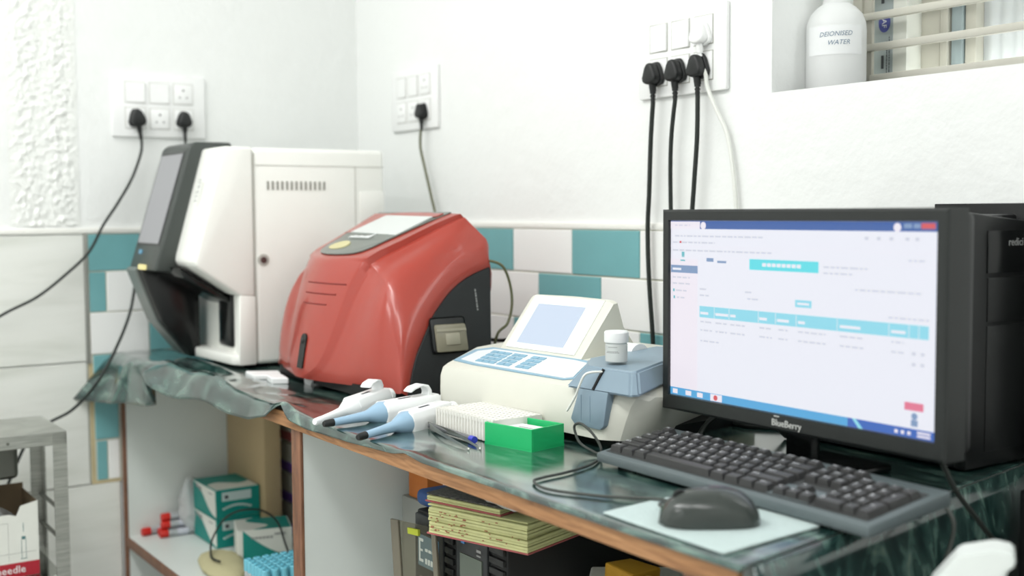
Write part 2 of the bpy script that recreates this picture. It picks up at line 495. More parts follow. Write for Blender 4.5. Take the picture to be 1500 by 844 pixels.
# ------------------------------------------------------------------ window with bars
wn = tag(bpy.data.objects.new('window_1', None), 'barred window recess above the counter', None); COL.objects.link(wn); wn['kind'] = 'structure'
ROOTM[wn.name] = Matrix.Identity(4)
FY = 1.61
mb = MB()
mb.box(WX0, WX0+0.018, FY-0.012, FY-0.002, WZ0, WZ1); mb.box(WX0+0.018, WX0+0.034, FY-0.006, FY+0.001, WZ0, WZ1)
part('window_frame', mb, frame_grey, wn)
part('bottom_rail', MB().box(WX0+0.036, WX1, FY-0.014, FY+0.012, WZ0+0.018, WZ0+0.036, 0.002), bar_paint, wn)
for z in (0.593, 0.644, 0.695, 0.746):
    part('window_bar', MB().box(WX0, WX1, FY-0.012, FY, z-0.006, z+0.006, 0.0015), bar_paint, wn)
part('mullion', MB().box(-1.259, -1.213, FY+0.06, FY+0.10, WZ0, WZ1, 0.002), frame_grey, wn)
part('mullion', MB().box(-1.210, -1.196, FY+0.055, FY+0.10, WZ0, WZ1, 0.002), frame_grey, wn)
part('mullion', MB().box(-1.192, -1.172, FY+0.06, FY+0.10, WZ0, WZ1, 0.002), pm('bluish_frame', (150, 164, 166), 0.5), wn, label='bluish frame strip')
part('mullion', MB().box(-1.170, -1.150, FY+0.065, FY+0.10, WZ0, WZ1, 0.002), frame_grey, wn)
part('window_pane', MB().box(WX0, -1.259, FY+0.085, FY+0.089, WZ0, WZ1), glow_pane, wn, label='bright frosted pane')
P = []
for i in range(121):
    x = -1.150+i*0.006
    P.append([(x, FY+0.085+0.003*math.sin(i*math.pi/2+0.4), z) for z in (WZ0, WZ1)])
part('corrugated_sheet', MB().grid(P, 121, 2), corr, wn, solid=0.001, ang=80, label='pale corrugated plastic sheet behind the bars')
part('window_sill', MB().box(WX0, WX1, YW+0.001, FY-0.014, WZ0-0.006, WZ0, 0.001), cement, wn)

# ------------------------------------------------------------------ sockets, plugs and cords
def plate(name, label, M4, modules, group=None):
    """white modular plate, local x right, y up, z out of the wall"""
    t = thing(name, label, 'socket plate', M4.translation, 0)
    mb = MB().box(-0.111, 0.111, -0.073, 0.073, 0, 0.009, 0.003); mb.xf(M4); part('faceplate', mb, switch_w, t)
    mb = MB()
    for c in range(3):
        for r_ in range(2):
            x = -0.057+c*0.057; y = 0.035-r_*0.060-0.004
            mb.box(x-0.024, x+0.024, y-0.025, y+0.025, 0.0085, 0.0094)
    mb.xf(M4); part('module_gap', mb, seam_grey, t, label='grey gaps around the modules')
    for c in range(3):
        for r_ in range(2):
            x = -0.057+c*0.057; y = 0.035-r_*0.060-0.004
            kind = modules[r_][c]
            if kind == 's':
                mb = MB().prism([(x-0.0225, 0.009), (x+0.0225, 0.009), (x+0.0225, 0.0135), (x, 0.0112), (x-0.0225, 0.0098)], 'y', y-0.0235, y+0.0235, 0.0006, 1)
                mb.xf(M4 @ Matrix.Identity(4)); part('rocker_switch', mb, switch_w, t)
            else:
                mb = MB().box(x-0.0225, x+0.0225, y-0.0235, y+0.0235, 0.009, 0.0115, 0.001); mb.xf(M4)
                so = part('socket_insert', mb, switch_w, t)
                mb = MB()
                for dx, dy, rr in ((0, 0.009, 0.0026), (-0.0085, -0.008, 0.002), (0.0085, -0.008, 0.002)):
                    mb.cyl((x+dx, y+dy, 0.0112), (x+dx, y+dy, 0.0118), rr, n=10)
                mb.xf(M4); part('pin_holes', mb, socket_shadow, so, label='dark pin holes')
    return t
def plug(name, label, M4, mat, cat='plug', spin=0.0, s=1.0):
    """three-pin plug: rounded triangular body, ribbed neck hanging down"""
    t = thing(name, label, cat, (M4 @ Vector((0, 0, 0.012))), 0)
    Ms = M4 @ Matrix.Rotation(spin, 4, 'Z') @ Matrix.Scale(s, 4)
    tri = [(-0.007, 0.021), (0.007, 0.021), (0.0135, 0.012), (0.021, -0.008), (0.018, -0.017), (0.006, -0.021), (-0.006, -0.021), (-0.018, -0.017), (-0.021, -0.008), (-0.0135, 0.012)]
    mb = MB().prism([(x*1.02, y*1.02) for x, y in tri], 'z', 0.012, 0.020, 0.003, 2)
    mb.prism([(x*0.86, y*0.9) for x, y in tri], 'z', 0.018, 0.036, 0.005, 3); mb.xf(Ms)
    part('plug_body', mb, mat, t)
    mb = MB().cyl((0, -0.018, 0.024), (0, -0.031, 0.022), 0.0065, 0.006, 12)
    for k in range(3): mb.cyl((0, -0.031-k*0.006, 0.0225), (0, -0.0345-k*0.006, 0.0225), 0.0055-k*0.0005, n=12)
    mb.cyl((0, -0.03, 0.0225), (0, -0.05, 0.0225), 0.0038, n=12); mb.xf(Ms)
    part('strain_relief', mb, mat, t)
    return t
def cord(label, pts, r=0.0032, mat=blk_cord, name='power_cord', group=None, cat='cord', smooth=8):
    return single(name, MB().tube(pts, r, 8, smooth), mat, label, cat, group=group)

MR = lambda x, z: frame_m((x, YW, z), (1, 0, 0), (0, 0, 1))     # on the right wall
ML = lambda y, z: frame_m((LX, y, z), (0, 1, 0), (0, 0, 1))     # on the left wall
plate('socket_plate', 'white six-module socket plate beside the window with four plugs', MR(-1.535, 0.598), ['sso', 'ooo'])
plate('socket_plate', 'white six-module socket plate above the red analyzer with one black plug', MR(-2.475, 0.595), ['sso', 'ooo'])
plate('socket_plate', 'white six-module socket plate on the left wall with two black plugs', ML(0.882, 0.578), ['sso', 'ooo'])

pl_a = plug('power_plug', 'black plug leftmost in the lower row of the window-side plate', MR(-1.592, 0.566), blk)
pl_b = plug('power_plug', 'black plug in the middle of the lower row of the window-side plate', MR(-1.534, 0.566), blk)
pl_c = plug('power_plug', 'black plug rightmost in the lower row of the window-side plate', MR(-1.478, 0.568), blk)
pl_w = plug('power_plug', 'white plug in the upper row of the window-side plate', MR(-1.474, 0.622), switch_w, s=0.95)
pl_o = plug('power_plug', 'black plug in the plate above the red analyzer', MR(-2.418, 0.562), blk, s=0.9)
pl_l = plug('power_plug', 'black plug tilted in the lower left socket of the left wall plate', ML(0.826, 0.549), blk, spin=R(8))
pl_r = plug('power_plug', 'black plug in the lower right socket of the left wall plate', ML(0.938, 0.549), blk, s=0.92)

def cord_part(t, pts, r=0.0032, mat=blk_cord, name='cord'):
    return part(name, MB().tube(pts, r, 8, 8), mat, t)
yc = YW-0.022
cord_part(pl_a, [(-1.592, yc, 0.518), (-1.598, yc, 0.45), (-1.602, yc, 0.36), (-1.606, yc, 0.29), (-1.602, yc, 0.20), (-1.592, yc, 0.10), (-1.588, yc, 0.02), (-1.56, yc-0.03, 0.006), (-1.42, yc-0.05, 0.006)], 0.0042)
cord_part(pl_b, [(-1.534, yc, 0.518), (-1.543, yc, 0.46), (-1.546, yc, 0.40), (-1.544, yc, 0.30), (-1.54, yc, 0.15), (-1.53, yc, 0.02), (-1.48, yc-0.04, 0.006)], 0.0038)
cord_part(pl_c, [(-1.478, yc, 0.520), (-1.479, yc, 0.45), (-1.486, yc, 0.37), (-1.492, yc, 0.29), (-1.49, yc, 0.15), (-1.47, yc, 0.02), (-1.40, yc-0.06, 0.006)], 0.004)
cord_part(pl_w, [(-1.474, yc, 0.576), (-1.462, yc+0.002, 0.555), (-1.458, yc+0.004, 0.53), (-1.440, yc+0.008, 0.49), (-1.420, yc+0.012, 0.45), (-1.404, yc+0.012, 0.38), (-1.395, yc+0.012, 0.28), (-1.39, yc+0.01, 0.10), (-1.39, yc, 0.01)], 0.0036, white_cord)
cord_part(pl_o, [(-2.418, yc, 0.518), (-2.421, yc, 0.48), (-2.402, yc, 0.43), (-2.372, yc, 0.36), (-2.35, yc, 0.30), (-2.33, yc, 0.15), (-2.32, yc-0.02, 0.01)], 0.0032, olive_cord)
xl = LX+0.022
cord_part(pl_l, [(xl, 0.833, 0.503), (xl, 0.832, 0.47), (xl, 0.810, 0.41), (xl+0.01, 0.772, 0.35), (xl+0.01, 0.738, 0.30), (xl+0.01, 0.705, 0.24), (xl+0.01, 0.655, 0.192), (xl+0.01, 0.59, 0.142), (xl+0.01, 0.52, 0.108), (xl+0.01, 0.42, 0.05), (xl+0.01, 0.25, -0.06)], 0.0032)
cord_part(pl_r, [(xl, 0.938, 0.503), (xl, 0.935, 0.44), (xl+0.02, 0.90, 0.36), (xl+0.02, 0.842, 0.28), (xl+0.02, 0.812, 0.20), (xl+0.04, 0.785, 0.10), (xl+0.09, 0.735, 0.02), (xl+0.10, 0.690, -0.05), (xl+0.07, 0.645, -0.108), (xl+0.05, 0.60, -0.135), (xl+0.04, 0.56, -0.16), (xl+0.02, 0.5, -0.3)], 0.0034)

# ------------------------------------------------------------------ workbench
wb = thing('workbench', 'white laminate workbench with brown wooden edging under the green cloth', 'workbench', (-1.8, 1.09, F0))
part('worktop', MB().prism([(LX+0.004, 0.775), (-0.766, 0.775), (-0.866, 1.392), (LX+0.004, 1.392)], 'z', -0.026, -0.003), laminate, wb)
part('edge_strip', MB().box(LX+0.012, -0.764, 0.766, 0.775, -0.027, -0.0025, 0.001), wood, wb, label='brown wooden front edge')
for x0, x1 in ((LX+0.010, LX+0.028), (-1.790, -1.757), (-0.842, -0.826)):
    sp = part('side_panel', MB().box(x0, x1, 0.778, 1.38 if x0 < -1 else 1.15, F0+0.001, -0.026), laminate, wb)
    part('edge_strip', MB().box(x0-0.001, x1+0.001, 0.772, 0.778, F0+0.001, -0.027, 0.001), wood_dark, wb, label='brown wooden edging of an upright')
part('back_panel', MB().box(LX+0.028, -0.875, 1.38, 1.392, F0+0.001, -0.026), laminate, wb)
for x0, x1 in ((LX+0.028, -1.790), (-1.757, -0.875)):
    part('shelf', MB().box(x0, x1, 0.778, 1.38, -0.455, -0.435), laminate, wb)
    part('edge_strip', MB().box(x0, x1, 0.772, 0.778, -0.456, -0.4345, 0.001), wood_dark, wb, label='brown wooden shelf edging')

# ------------------------------------------------------------------ green vinyl cloth
def lerpt(tab, x):
    if x <= tab[0][0]: return tab[0][1:]
    for a, b in zip(tab, tab[1:]):
        if x <= b[0]:
            t = (x-a[0])/(b[0]-a[0]); return [p+(q-p)*t for p, q in zip(a[1:], b[1:])]
    return tab[-1][1:]
# x, hanging length, outward flare (deg), lift of the front edge
HANG = [(-2.79, .150, 44, 0), (-2.72, .125, 26, 0), (-2.62, .104, 10, 0), (-2.50, .094, 5, 0), (-2.475, .090, 4, .002), (-2.455, .045, 55, .010), (-2.43, .058, 62, .022), (-2.38, .072, 50, .024), (-2.30, .068, 32, .016), (-2.20, .060, 22, .010), (-2.08, .052, 16, .005),
        (-1.93, .040, 16, .003), (-1.85, .026, 30, .006), (-1.80, .006, 60, .017), (-1.765, .018, 22, .006), (-1.70, .018, 12, .001), (-1.55, .013, 8, 0), (-1.42, .007, 8, 0), (-1.385, .004, 50, .003), (-1.34, .006, 8, 0), (-0.75, .005, 6, 0)]
def xend(y): return -0.758-(y-0.786)*0.178
def cloth_z(x, y):
    z = 0.0
    z += 0.020*math.exp(-((y-(0.80+0.20*(x+2.50)))/0.020)**2)*math.exp(-((x+2.40)/0.10)**2)
    z += 0.014*math.exp(-((y-(0.775-0.10*(x+2.2)))/0.013)**2)*math.exp(-((x+2.14)/0.16)**2)
    f = max(0, min(1, (-1.55-x)/0.5))*max(0, min(1, (0.90-y)/0.06))
    z += f*0.003*(1+noise.noise(Vector((x*14, y*30, 0))))
    e = max(0, 1-(y-0.765)/0.05)
    z += e*e*lerpt(HANG, x)[2]
    return z
NU = 260
ys = [1.392-0.45*k/14 for k in range(15)]+[0.942-0.172*k/26 for k in range(1, 27)]
P = []
for i in range(NU+1):
    u = i/NU
    row = []
    for y in ys:
        x = (LX+0.010)+u*(xend(y)-(LX+0.010))
        row.append((x, y, -0.001+cloth_z(x, y)))
    x = (LX+0.010)+u*(xend(0.77)-(LX+0.010))
    L, fl, lift = lerpt(HANG, x)
    wav = -0.012*math.exp(-((x+2.655)/0.022)**2)*min(1, L/0.05)+0.010*math.exp(-((x+2.475)/0.02)**2)+0.002*noise.noise(Vector((x*9, 2, 0)))*min(1, L/0.05)
    y0, z0 = 0.770, -0.001+cloth_z(x, 0.770)
    for k in range(1, 9):
        t = k/8
        a = R(90)-(R(90)-R(fl))*min(1, t*2.2+0.2)
        y0 -= L/8*math.sin(a); z0 -= L/8*math.cos(a)
        y0 = min(y0, 0.7635)
        row.append((x, y0+wav*t, z0))
    P.append(row)
tc_ = thing('tablecloth', 'dark green marbled vinyl cloth spread over the workbench', 'tablecloth', (-1.8, 1.09, 0.0))
part('cloth_top', MB().grid(P, NU+1, len(P[0])), cloth_m, tc_, solid=0.002, ang=70)
# the end that hangs down on the right
P = []
for i in range(41):
    y = 0.775+(1.385-0.775)*i/40
    row = []
    for k in range(24):
        t = k/23
        d = 0.56*t
        out = 0.004+0.012*math.sin(min(1, t*6)*math.pi/2)+0.016*t*(0.5+0.5*math.sin(y*31+1.2*math.sin(t*5)))+0.012*t*noise.noise(Vector((y*9, t*4, 3)))
        row.append((xend(y)+out, y-0.006*t, -0.001-d))
    P.append(row)
part('cloth_drop', MB().grid(P, 41, 24), cloth_m, tc_, solid=0.002, ang=70)

# ------------------------------------------------------------------ white and black blood analyzer
an = thing('blood_analyzer', 'tall white blood analyzer with slanted black screen front, far left of bench', 'analyzer', (-2.48, 1.07, 0))
part('body', MB().box(-2.625, -2.33, 0.932, 1.238, 0.008, 0.462, 0.010, 3), device_w, an)
part('front_wing', MB().prism([(0.931, 0.463), (0.868, 0.463), (0.803, 0.232), (0.804, 0.220), (0.812, 0.212), (0.900, 0.152), (0.931, 0.150)], 'x', -2.465, -2.329, 0.007, 3), device_w, an)
part('recess_wall', MB().box(-2.615, -2.335, 0.906, 0.93, 0.010, 0.20, 0.003), device_w, an)
part('recess_post', MB().prism([(0.931, 0.152), (0.897, 0.154), (0.893, 0.008), (0.931, 0.008)], 'x', -2.349, -2.329, 0.003, 2), device_w, an)
part('tray_ledge', MB().prism([(-2.585, 0.872), (-2.345, 0.882), (-2.331, 0.895), (-2.331, 0.93), (-2.585, 0.93)], 'z', 0.008, 0.030, 0.005, 2), device_w, an)
part('sampler_slot', MB().box(-2.462, -2.388, 0.897, 0.908, 0.040, 0.158, 0.006, 2), blk_gloss, an, label='black vertical sampling slot')
part('foot', MB().box(-2.59, -2.55, 0.93, 0.97, 0.0, 0.009), foot_m, an); part('foot', MB().box(-2.40, -2.36, 0.93, 0.97, 0, 0.009), foot_m, an)
part('foot', MB().box(-2.59, -2.55, 1.19, 1.23, 0.0, 0.009), foot_m, an); part('foot', MB().box(-2.40, -2.36, 1.19, 1.23, 0, 0.009), foot_m, an)
bez = part('bezel', MB().prism([(0.934, 0.478), (0.852, 0.478), (0.838, 0.468), (0.774, 0.258), (0.757, 0.205), (0.800, 0.200), (0.934, 0.225)], 'x', -2.632, -2.452, 0.007, 3), anthracite, an, label='dark grey slanted screen bezel')
part('lower_front', MB().prism([(0.887, 0.222), (0.757, 0.207), (0.800, 0.090), (0.862, 0.008), (0.887, 0.008)], 'x', -2.632, -2.545, 0.006, 2), blk_gloss, an, label='black lower front wedge')
part('lower_front', MB().prism([(0.759, 0.210), (0.752, 0.203), (0.795, 0.090), (0.857, 0.012), (0.864, 0.012), (0.803, 0.092)], 'x', -2.636, -2.572, 0.001, 1), pm('lightened_strip', (116, 122, 118), 0.35), an, label='grey strip down the black lower front, lightened as if reflecting')  # strip colour lightened to stand in for light reflected on the underside
part('under_lip', MB().prism([(0.790, 0.214), (0.900, 0.145), (0.910, 0.128), (0.800, 0.192)], 'x', -2.548, -2.395, 0.003, 2), blk_gloss, an, label='black lip under the white wing')
# plane of the slanted front
fy = lambda z: 0.774+(0.838-0.774)*(z-0.258)/(0.468-0.258)
def on_front(x0, x1, z0, z1, d):
    n = Vector((0, -0.957, 0.291))
    mb = MB()
    q = [Vector((x0, fy(z0), z0)), Vector((x1, fy(z0), z0)), Vector((x1, fy(z1), z1)), Vector((x0, fy(z1), z1))]
    va = [mb.bm.verts.new(p+n*d) for p in q]; vb = [mb.bm.verts.new(p-n*0.003) for p in q]
    mb.bm.faces.new(va); mb.bm.faces.new(vb[::-1])
    for i in range(4): mb.bm.faces.new((va[i], vb[i], vb[(i+1) % 4], va[(i+1) % 4]))
    return mb
part('screen_surround', on_front(-2.618, -2.466, 0.257, 0.457, 0.001), blk_gloss, bez, label='black line around the screen')
part('screen', on_front(-2.613, -2.473, 0.262, 0.452, 0.0022), lcd_lav, bez, label='pale lavender touch screen')
part('badge', on_front(-2.585, -2.568, 0.238, 0.247, 0.003).xf(Matrix.Identity(4)), pm('blue_badge_small', (110, 160, 190), 0.4), bez, label='tiny blue badge')
part('indicator', MB().box(-2.548, -2.51, 0.752, 0.760, 0.206, 0.217, 0.002), yellow_lamp, bez, label='lit pale yellow indicator')
mb = MB()
for k in range(13):
    y = 0.963+k*0.0107
    mb.box(-2.3305, -2.3285, y-0.002, y+0.002, 0.374, 0.392)
part('vent_slots', mb, pm('vent_grey', (150, 150, 142), 0.7), an, kind='stuff', label='row of thirteen grey vent slots')
mb = MB().box(-2.3302, -2.3292, 0.935, 1.236, 0.4245, 0.426); mb.box(-2.3302, -2.3292, 1.165, 1.1665, 0.012, 0.425); mb.box(-2.3302, -2.3292, 0.931, 0.9328, 0.012, 0.45)
part('panel_seam', mb, seam_grey, an, label='thin panel joints')
lk = part('lock', MB().cyl((-2.332, 0.950, 0.227), (-2.3285, 0.950, 0.227), 0.0125, n=24), seam_grey, an, label='round key lock')
part('lock_core', MB().cyl((-2.33, 0.950, 0.227), (-2.326, 0.950, 0.227), 0.0075, 0.006, 20), pm('lock_core', (84, 62, 60), 0.4), lk, label='dark lock core')
part('side_plate', MB().box(-2.3305, -2.328, 1.176, 1.236, 0.295, 0.371, 0.001), device_w, an)
part('side_socket', MB().box(-2.3285, -2.326, 1.203, 1.214, 0.306, 0.318, 0.001), blk, an)
tm = text_mb('H560', 0.023, depth=0.0003)
d_up = Vector((0, 0.868-0.803, 0.463-0.232)).normalized()
tm.xf(frame_m((-2.388, 0.8365, 0.372), d_up, (-1, 0, 0)))
tm.xf(Matrix.Translation((0, -0.0035, 0.001)))
part('lettering', tm, pm('grey_letter', (176, 178, 176), 0.5), an, label='grey model number running up the wing')

# ------------------------------------------------------------------ red analyzer
RXC = -2.013
N0 = [(0.884, 0.022), (0.886, 0.05), (0.898, 0.11), (0.916, 0.18), (0.934, 0.228), (0.946, 0.243), (0.97, 0.252), (1.02, 0.274), (1.08, 0.303), (1.118, 0.321), (1.130, 0.325)]
RIM = [(0.966, 0.012), (0.9748, 0.0343), (0.9827, 0.0566), (0.9943, 0.0812), (1.0101, 0.1058), (1.0348, 0.1432), (1.0514, 0.1613), (1.0719, 0.1807), (1.0935, 0.1967), (1.125, 0.213), (1.1682, 0.2271)]
RIDGE = [(0.957, 0.014), (0.958, 0.040), (0.961, 0.070), (0.9667, 0.104), (0.9774, 0.1323), (0.9931, 0.1571), (1.0157, 0.182), (1.0428, 0.207), (1.078, 0.233), (1.120, 0.254), (1.1741, 0.273)]
def half_width(z): return 0.267-0.232*max(0, z)     # the sides lean inward
GW = [0.012, 0.066, 0.092, 0.106, 0.117, 0.121, 0.126, 0.136, 0.150, 0.164, 0.170]
def samp(tab, t):
    x = t*(len(tab)-1); i = min(int(x), len(tab)-2); f = x-i
    g = lambda k: Vector(tab[max(0, min(len(tab)-1, k))]) if not isinstance(tab[0], float) else tab[max(0, min(len(tab)-1, k))]
    p0, p1, p2, p3 = g(i-1), g(i), g(i+1), g(i+2)
    return 0.5*((2*p1)+(p2-p0)*f+(2*p0-5*p1+4*p2-p3)*f*f+(3*p1-p0-3*p2+p3)*f**3)
def nose(t, dx):
    c = samp(N0, t)
    k = 1.9 if t < 0.45 else max(0.25, 1.9-(t-0.45)*9)
    y, z = c[0]+k*dx*dx, c[1]
    if t > 0.5: z -= 0.12*dx*dx
    return Vector((RXC+dx, y, z))
def red_pt(t, s):
    """t along the shell from the front foot to the top back, s in -1..1 across"""
    sg = 1 if s >= 0 else -1; a = abs(s)
    g = samp(GW, t)
    if a <= 0.42:
        p = nose(t, g*a/0.42)
    else:
        q = (a-0.42)/0.58
        G = nose(t, g); Rm = samp(RIM, t); Rv = Vector((RXC+half_width(Rm[1]), Rm[0], Rm[1]))
        Rd = samp(RIDGE, t); Dv = Vector((RXC+half_width(Rd[1])-0.003, Rd[0]-0.001, Rd[1]+0.001))
        if q < 0.78:
            k = q/0.78
            p = G.lerp(Dv, k)
            n = Vector((0.40, -0.66, 0.64)).normalized()
            amp = (0.015*math.sin(math.pi*min(1, max(0, t*0.95+0.06)))**0.7)*(1 if t < 0.75 else max(0.10, 1-(t-0.75)*3.5))
            p += n*(amp*(0.35*math.sin(math.pi*k)-0.62*math.sin(2*math.pi*k**0.85))-0.010*math.exp(-(k/0.08)**2)*min(1, 0.35+t))
        else:
            k = (q-0.78)/0.22
            p = Dv.lerp(Rv, k)
            p += Vector((0.30, -0.62, 0.60)).normalized()*(0.006*math.sin(math.pi*k))
    p.x = RXC+sg*(p.x-RXC)
    return p
ra = thing('red_analyzer', 'rounded glossy red analyzer with black side panels and sloping top display', 'analyzer', (RXC, 1.03, 0))
S = [-1+2*i/72 for i in range(73)]
T = [j/44 for j in range(45)]
P = []
for s in S:
    col_ = [red_pt(t, s) for t in T]
    # rim thickness goes back and down behind the machine
    e = col_[-1]
    col_ += [Vector((e.x, e.y+0.005, e.z-0.010)), Vector((RXC+(e.x-RXC)*0.985, e.y+0.006, max(0.19, e.z-0.06))), Vector((RXC+(e.x-RXC)*0.96, 1.138, 0.02))]
    P.append(col_)
# outer lips at both sides
lipR = [Vector((p.x-0.004, p.y+0.004, p.z-0.004)) for p in P[-1]]; lipL = [Vector((p.x+0.004, p.y+0.004, p.z-0.004)) for p in P[0]]
P = [lipL]+P+[lipR]
part('shell', MB().grid(P, len(P), len(P[0])), red_shell, ra, ang=50)
for sgn in (1, -1):
    xx = RXC+sgn*0.2655
    SHR = Matrix.Identity(4); SHR[0][2] = -sgn*0.232
    prof = [(samp(RIM, t)[0]+0.003, samp(RIM, t)[1]-0.002) for t in [k/16 for k in range(17)]]+[(1.173, 0.227), (1.141, 0.004), (0.966, 0.004)]
    bp = part('side_panel', MB().prism(prof, 'x', xx-sgn*0.012, xx, 0.0015, 1).xf(SHR), pm('black_side_%d' % (sgn+1), (24, 27, 28), 0.5, var=0.1), ra, label='matt black side panel')
    if sgn == 1:
        mb = MB().box(xx-0.001, xx+0.006, 1.028, 1.100, 0.078, 0.140, 0.006, 3).xf(SHR)
        pr_ = part('printer_door', mb, blk, bp, label='black frame of the printer door')
        part('printer_window', MB().box(xx+0.004, xx+0.011, 1.034, 1.098, 0.080, 0.128, 0.004, 2).xf(SHR), pm('smoky_printer_cover', (136, 132, 114), 0.25, var=0.1, scale=60), bp, label='smoky clear printer cover')
        mb = MB().box(xx+0.0105, xx+0.0125, 1.036, 1.096, 0.116, 0.120).box(xx+0.0105, xx+0.013, 1.052, 1.082, 0.092, 0.113, 0.002).xf(SHR)
        part('printer_latch', mb, pm('latch_grey', (160, 156, 138), 0.35), bp)
        mb = MB()
        for k in range(8): mb.box(xx-0.0002, xx+0.0006, 1.1315, 1.1340, 0.148+k*0.0048, 0.151+k*0.0048+0.0010*(k % 2))
        part('side_lettering', mb.xf(SHR), print_grey, bp, label='tiny grey lettering running upward')
part('base', MB().prism([(RXC-0.18, 0.925), (RXC+0.20, 0.920), (RXC+0.255, 0.975), (RXC+0.255, 1.135), (RXC-0.235, 1.135), (RXC-0.235, 0.985)], 'z', 0.004, 0.024), blk_matte, ra, label='black base under the red shell')
part('foot', MB().cyl((RXC-0.02, 0.93, 0), (RXC-0.05, 0.93, 0.006), 0.012), print_white, ra, label='pale front foot')
for dx, y in ((0.20, 0.97), (-0.20, 0.97), (0.22, 1.115), (-0.22, 1.115)):
    part('foot', MB().cyl((RXC+dx, y, 0), (RXC+dx, y, 0.006), 0.012), foot_m, ra)
# sloping top panel
def top_patch(outline, d, th=0.002):
    """outline in (dx, t) over the nose's top, lifted by d"""
    mb = MB()
    up = Vector((0, -0.43, 0.90))
    va = [mb.bm.verts.new(nose(t, dx)+up*d) for dx, t in outline]; vb = [mb.bm.verts.new(nose(t, dx)+up*(d-th)) for dx, t in outline]
    f1 = mb.bm.faces.new(va); mb.bm.faces.new(vb[::-1])
    for i in range(len(va)): mb.bm.faces.new((va[i], vb[i], vb[(i+1) % len(va)], va[(i+1) % len(va)]))
    bmesh.ops.triangulate(mb.bm, faces=mb.bm.faces[:])
    return mb
def outl(hw0, hw1, t0, t1, r0=0.55):
    L_ = []
    for k in range(13):
        a = math.pi*k/12
        L_.append((-hw0*math.cos(a), t0+(1-math.sin(a))*r0*(t1-t0)*0.35))
    L_ = L_[::1]
    L_ += [(hw0+(hw1-hw0)*0.5, (t0+t1)/2+0.03), (hw1, t1), (-hw1, t1), (-hw0-(hw1-hw0)*0.5, (t0+t1)/2+0.03)]
    return L_
part('control_panel', top_patch(outl(0.098, 0.142, 0.530, 0.985, 1.0), 0.0032), panel_grey, ra, smooth=False, label='grey control panel on the sloping top')
part('screen_frame', top_patch([(-0.118, 0.735), (-0.075, 0.735), (-0.048, 0.862), (0.128, 0.862), (0.132, 0.905), (-0.140, 0.905)], 0.0040), red_shell, ra, smooth=False, label='red surround left of and above the screen')
part('screen', top_patch([(-0.090, 0.735), (0.104, 0.725), (0.119, 0.855), (-0.062, 0.862)], 0.0048), lcd_off, ra, smooth=False, label='pale grey display')
part('button', top_patch([(-0.030+0.034*math.cos(2*math.pi*k/20), 0.640+0.034*math.sin(2*math.pi*k/20)) for k in range(20)], 0.0048), btn_gold, ra, smooth=False, label='pale gold oval button')
mb = MB()
for k in range(7):
    x = -0.055+k*0.0125
    m2 = top_patch([(x, 0.700), (x+0.009, 0.700), (x+0.0100, 0.709+0.004*(k % 2)+(0.018 if k == 6 else 0)), (x+0.0018, 0.709)], 0.0050)
    me_ = bpy.data.meshes.new('tmp'); m2.bm.to_mesh(me_); m2.bm.free(); mb.bm.from_mesh(me_); bpy.data.meshes.remove(me_)
part('lettering', mb, print_white, ra, smooth=False, label='white lettering below the display')
def nose_at_z(z, dx):
    lo, hi = 0.0, 0.5
    for _ in range(30):
        m_ = (lo+hi)/2
        if nose(m_, dx)[2] < z: lo = m_
        else: hi = m_
    return nose(lo, dx)
for z, a, b in ((0.196, -0.030, 0.096), (0.177, -0.030, 0.078), (0.158, -0.028, 0.058)):
    pts = [nose_at_z(z-0.05*(a+(b-a)*k/10)**2, a+(b-a)*k/10)+Vector((0, -0.0002, 0)) for k in range(11)]
    part('groove', MB().tube(pts, 0.0014, 6, 1), red_dark, ra, label='shallow groove across the red front')
mb = MB()
pts = []
sc0, sz0, sz1, sw = 0.010, 0.040, 0.103, 0.0105
for k in range(9): a = math.pi*k/8; pts.append((sc0+sw*math.cos(a), sz1-sw+sw*math.sin(a)))
pts += [(sc0-sw, sz0), (sc0+sw, sz0)]
va = [mb.bm.verts.new(nose_at_z(z, x)+Vector((0, -0.0035, 0))) for x, z in pts]; vb = [mb.bm.verts.new(nose_at_z(z, x)+Vector((0, 0.004, 0))) for x, z in pts]
mb.bm.faces.new(va); mb.bm.faces.new(vb[::-1])
for i in range(len(va)): mb.bm.faces.new((va[i], vb[i], vb[(i+1) % len(va)], va[(i+1) % len(va)]))
part('cartridge_slot', mb, blk_gloss, ra, smooth=False, label='black cartridge slot in the red front')
q0 = nose_at_z(0.088, sc0-0.002)
part('slot_lever', MB().ball(q0+Vector((0, -0.002, 0)), 0.0055, 0.004, 0.006), blk, ra)

# ------------------------------------------------------------------ white chemistry analyzer with blue lid
ca = thing('chemistry_analyzer', 'low cream chemistry analyzer with raised screen hood and blue-grey lid', 'analyzer', (-1.645, 0.952, 0), R(4.8))
prof = [(0.004, 0.013), (0.005, 0.040), (0.008, 0.064), (0.014, 0.0765), (0.024, 0.0820), (0.085, 0.1035), (0.13, 0.107), (0.30, 0.106), (0.325, 0.100), (0.33, 0.09), (0.33, 0.013)]
cb = MB()
secs = [(0.0, 0.010, 0.008), (0.006, 0.003, 0.003), (0.03, 0.0, 0.0), (0.40, 0.0, 0.0), (0.428, 0.004, 0.002), (0.444, 0.014, 0.005), (0.453, 0.03, 0.010), (0.456, 0.06, 0.014)]
grid_ = []
for x, dy, dz in secs:
    row = []
    for (y, z) in prof:
        f = max(0, min(1, (z-0.013)/0.08))
        lean = 0.006+(-0.026 if x > 0.41 else 0.010 if x < 0.02 else 0)*(1-f)
        row.append((x-(max(0, y-0.03)*0.34 if x > 0.41 else 0)+(lean if x > 0.41 or x < 0.02 else 0), y+(dy if y < 0.2 else 0), z-dz*f))
    grid_.append(row)
cb.grid(grid_, len(secs), len(prof))
cb.bm.verts.ensure_lookup_table()
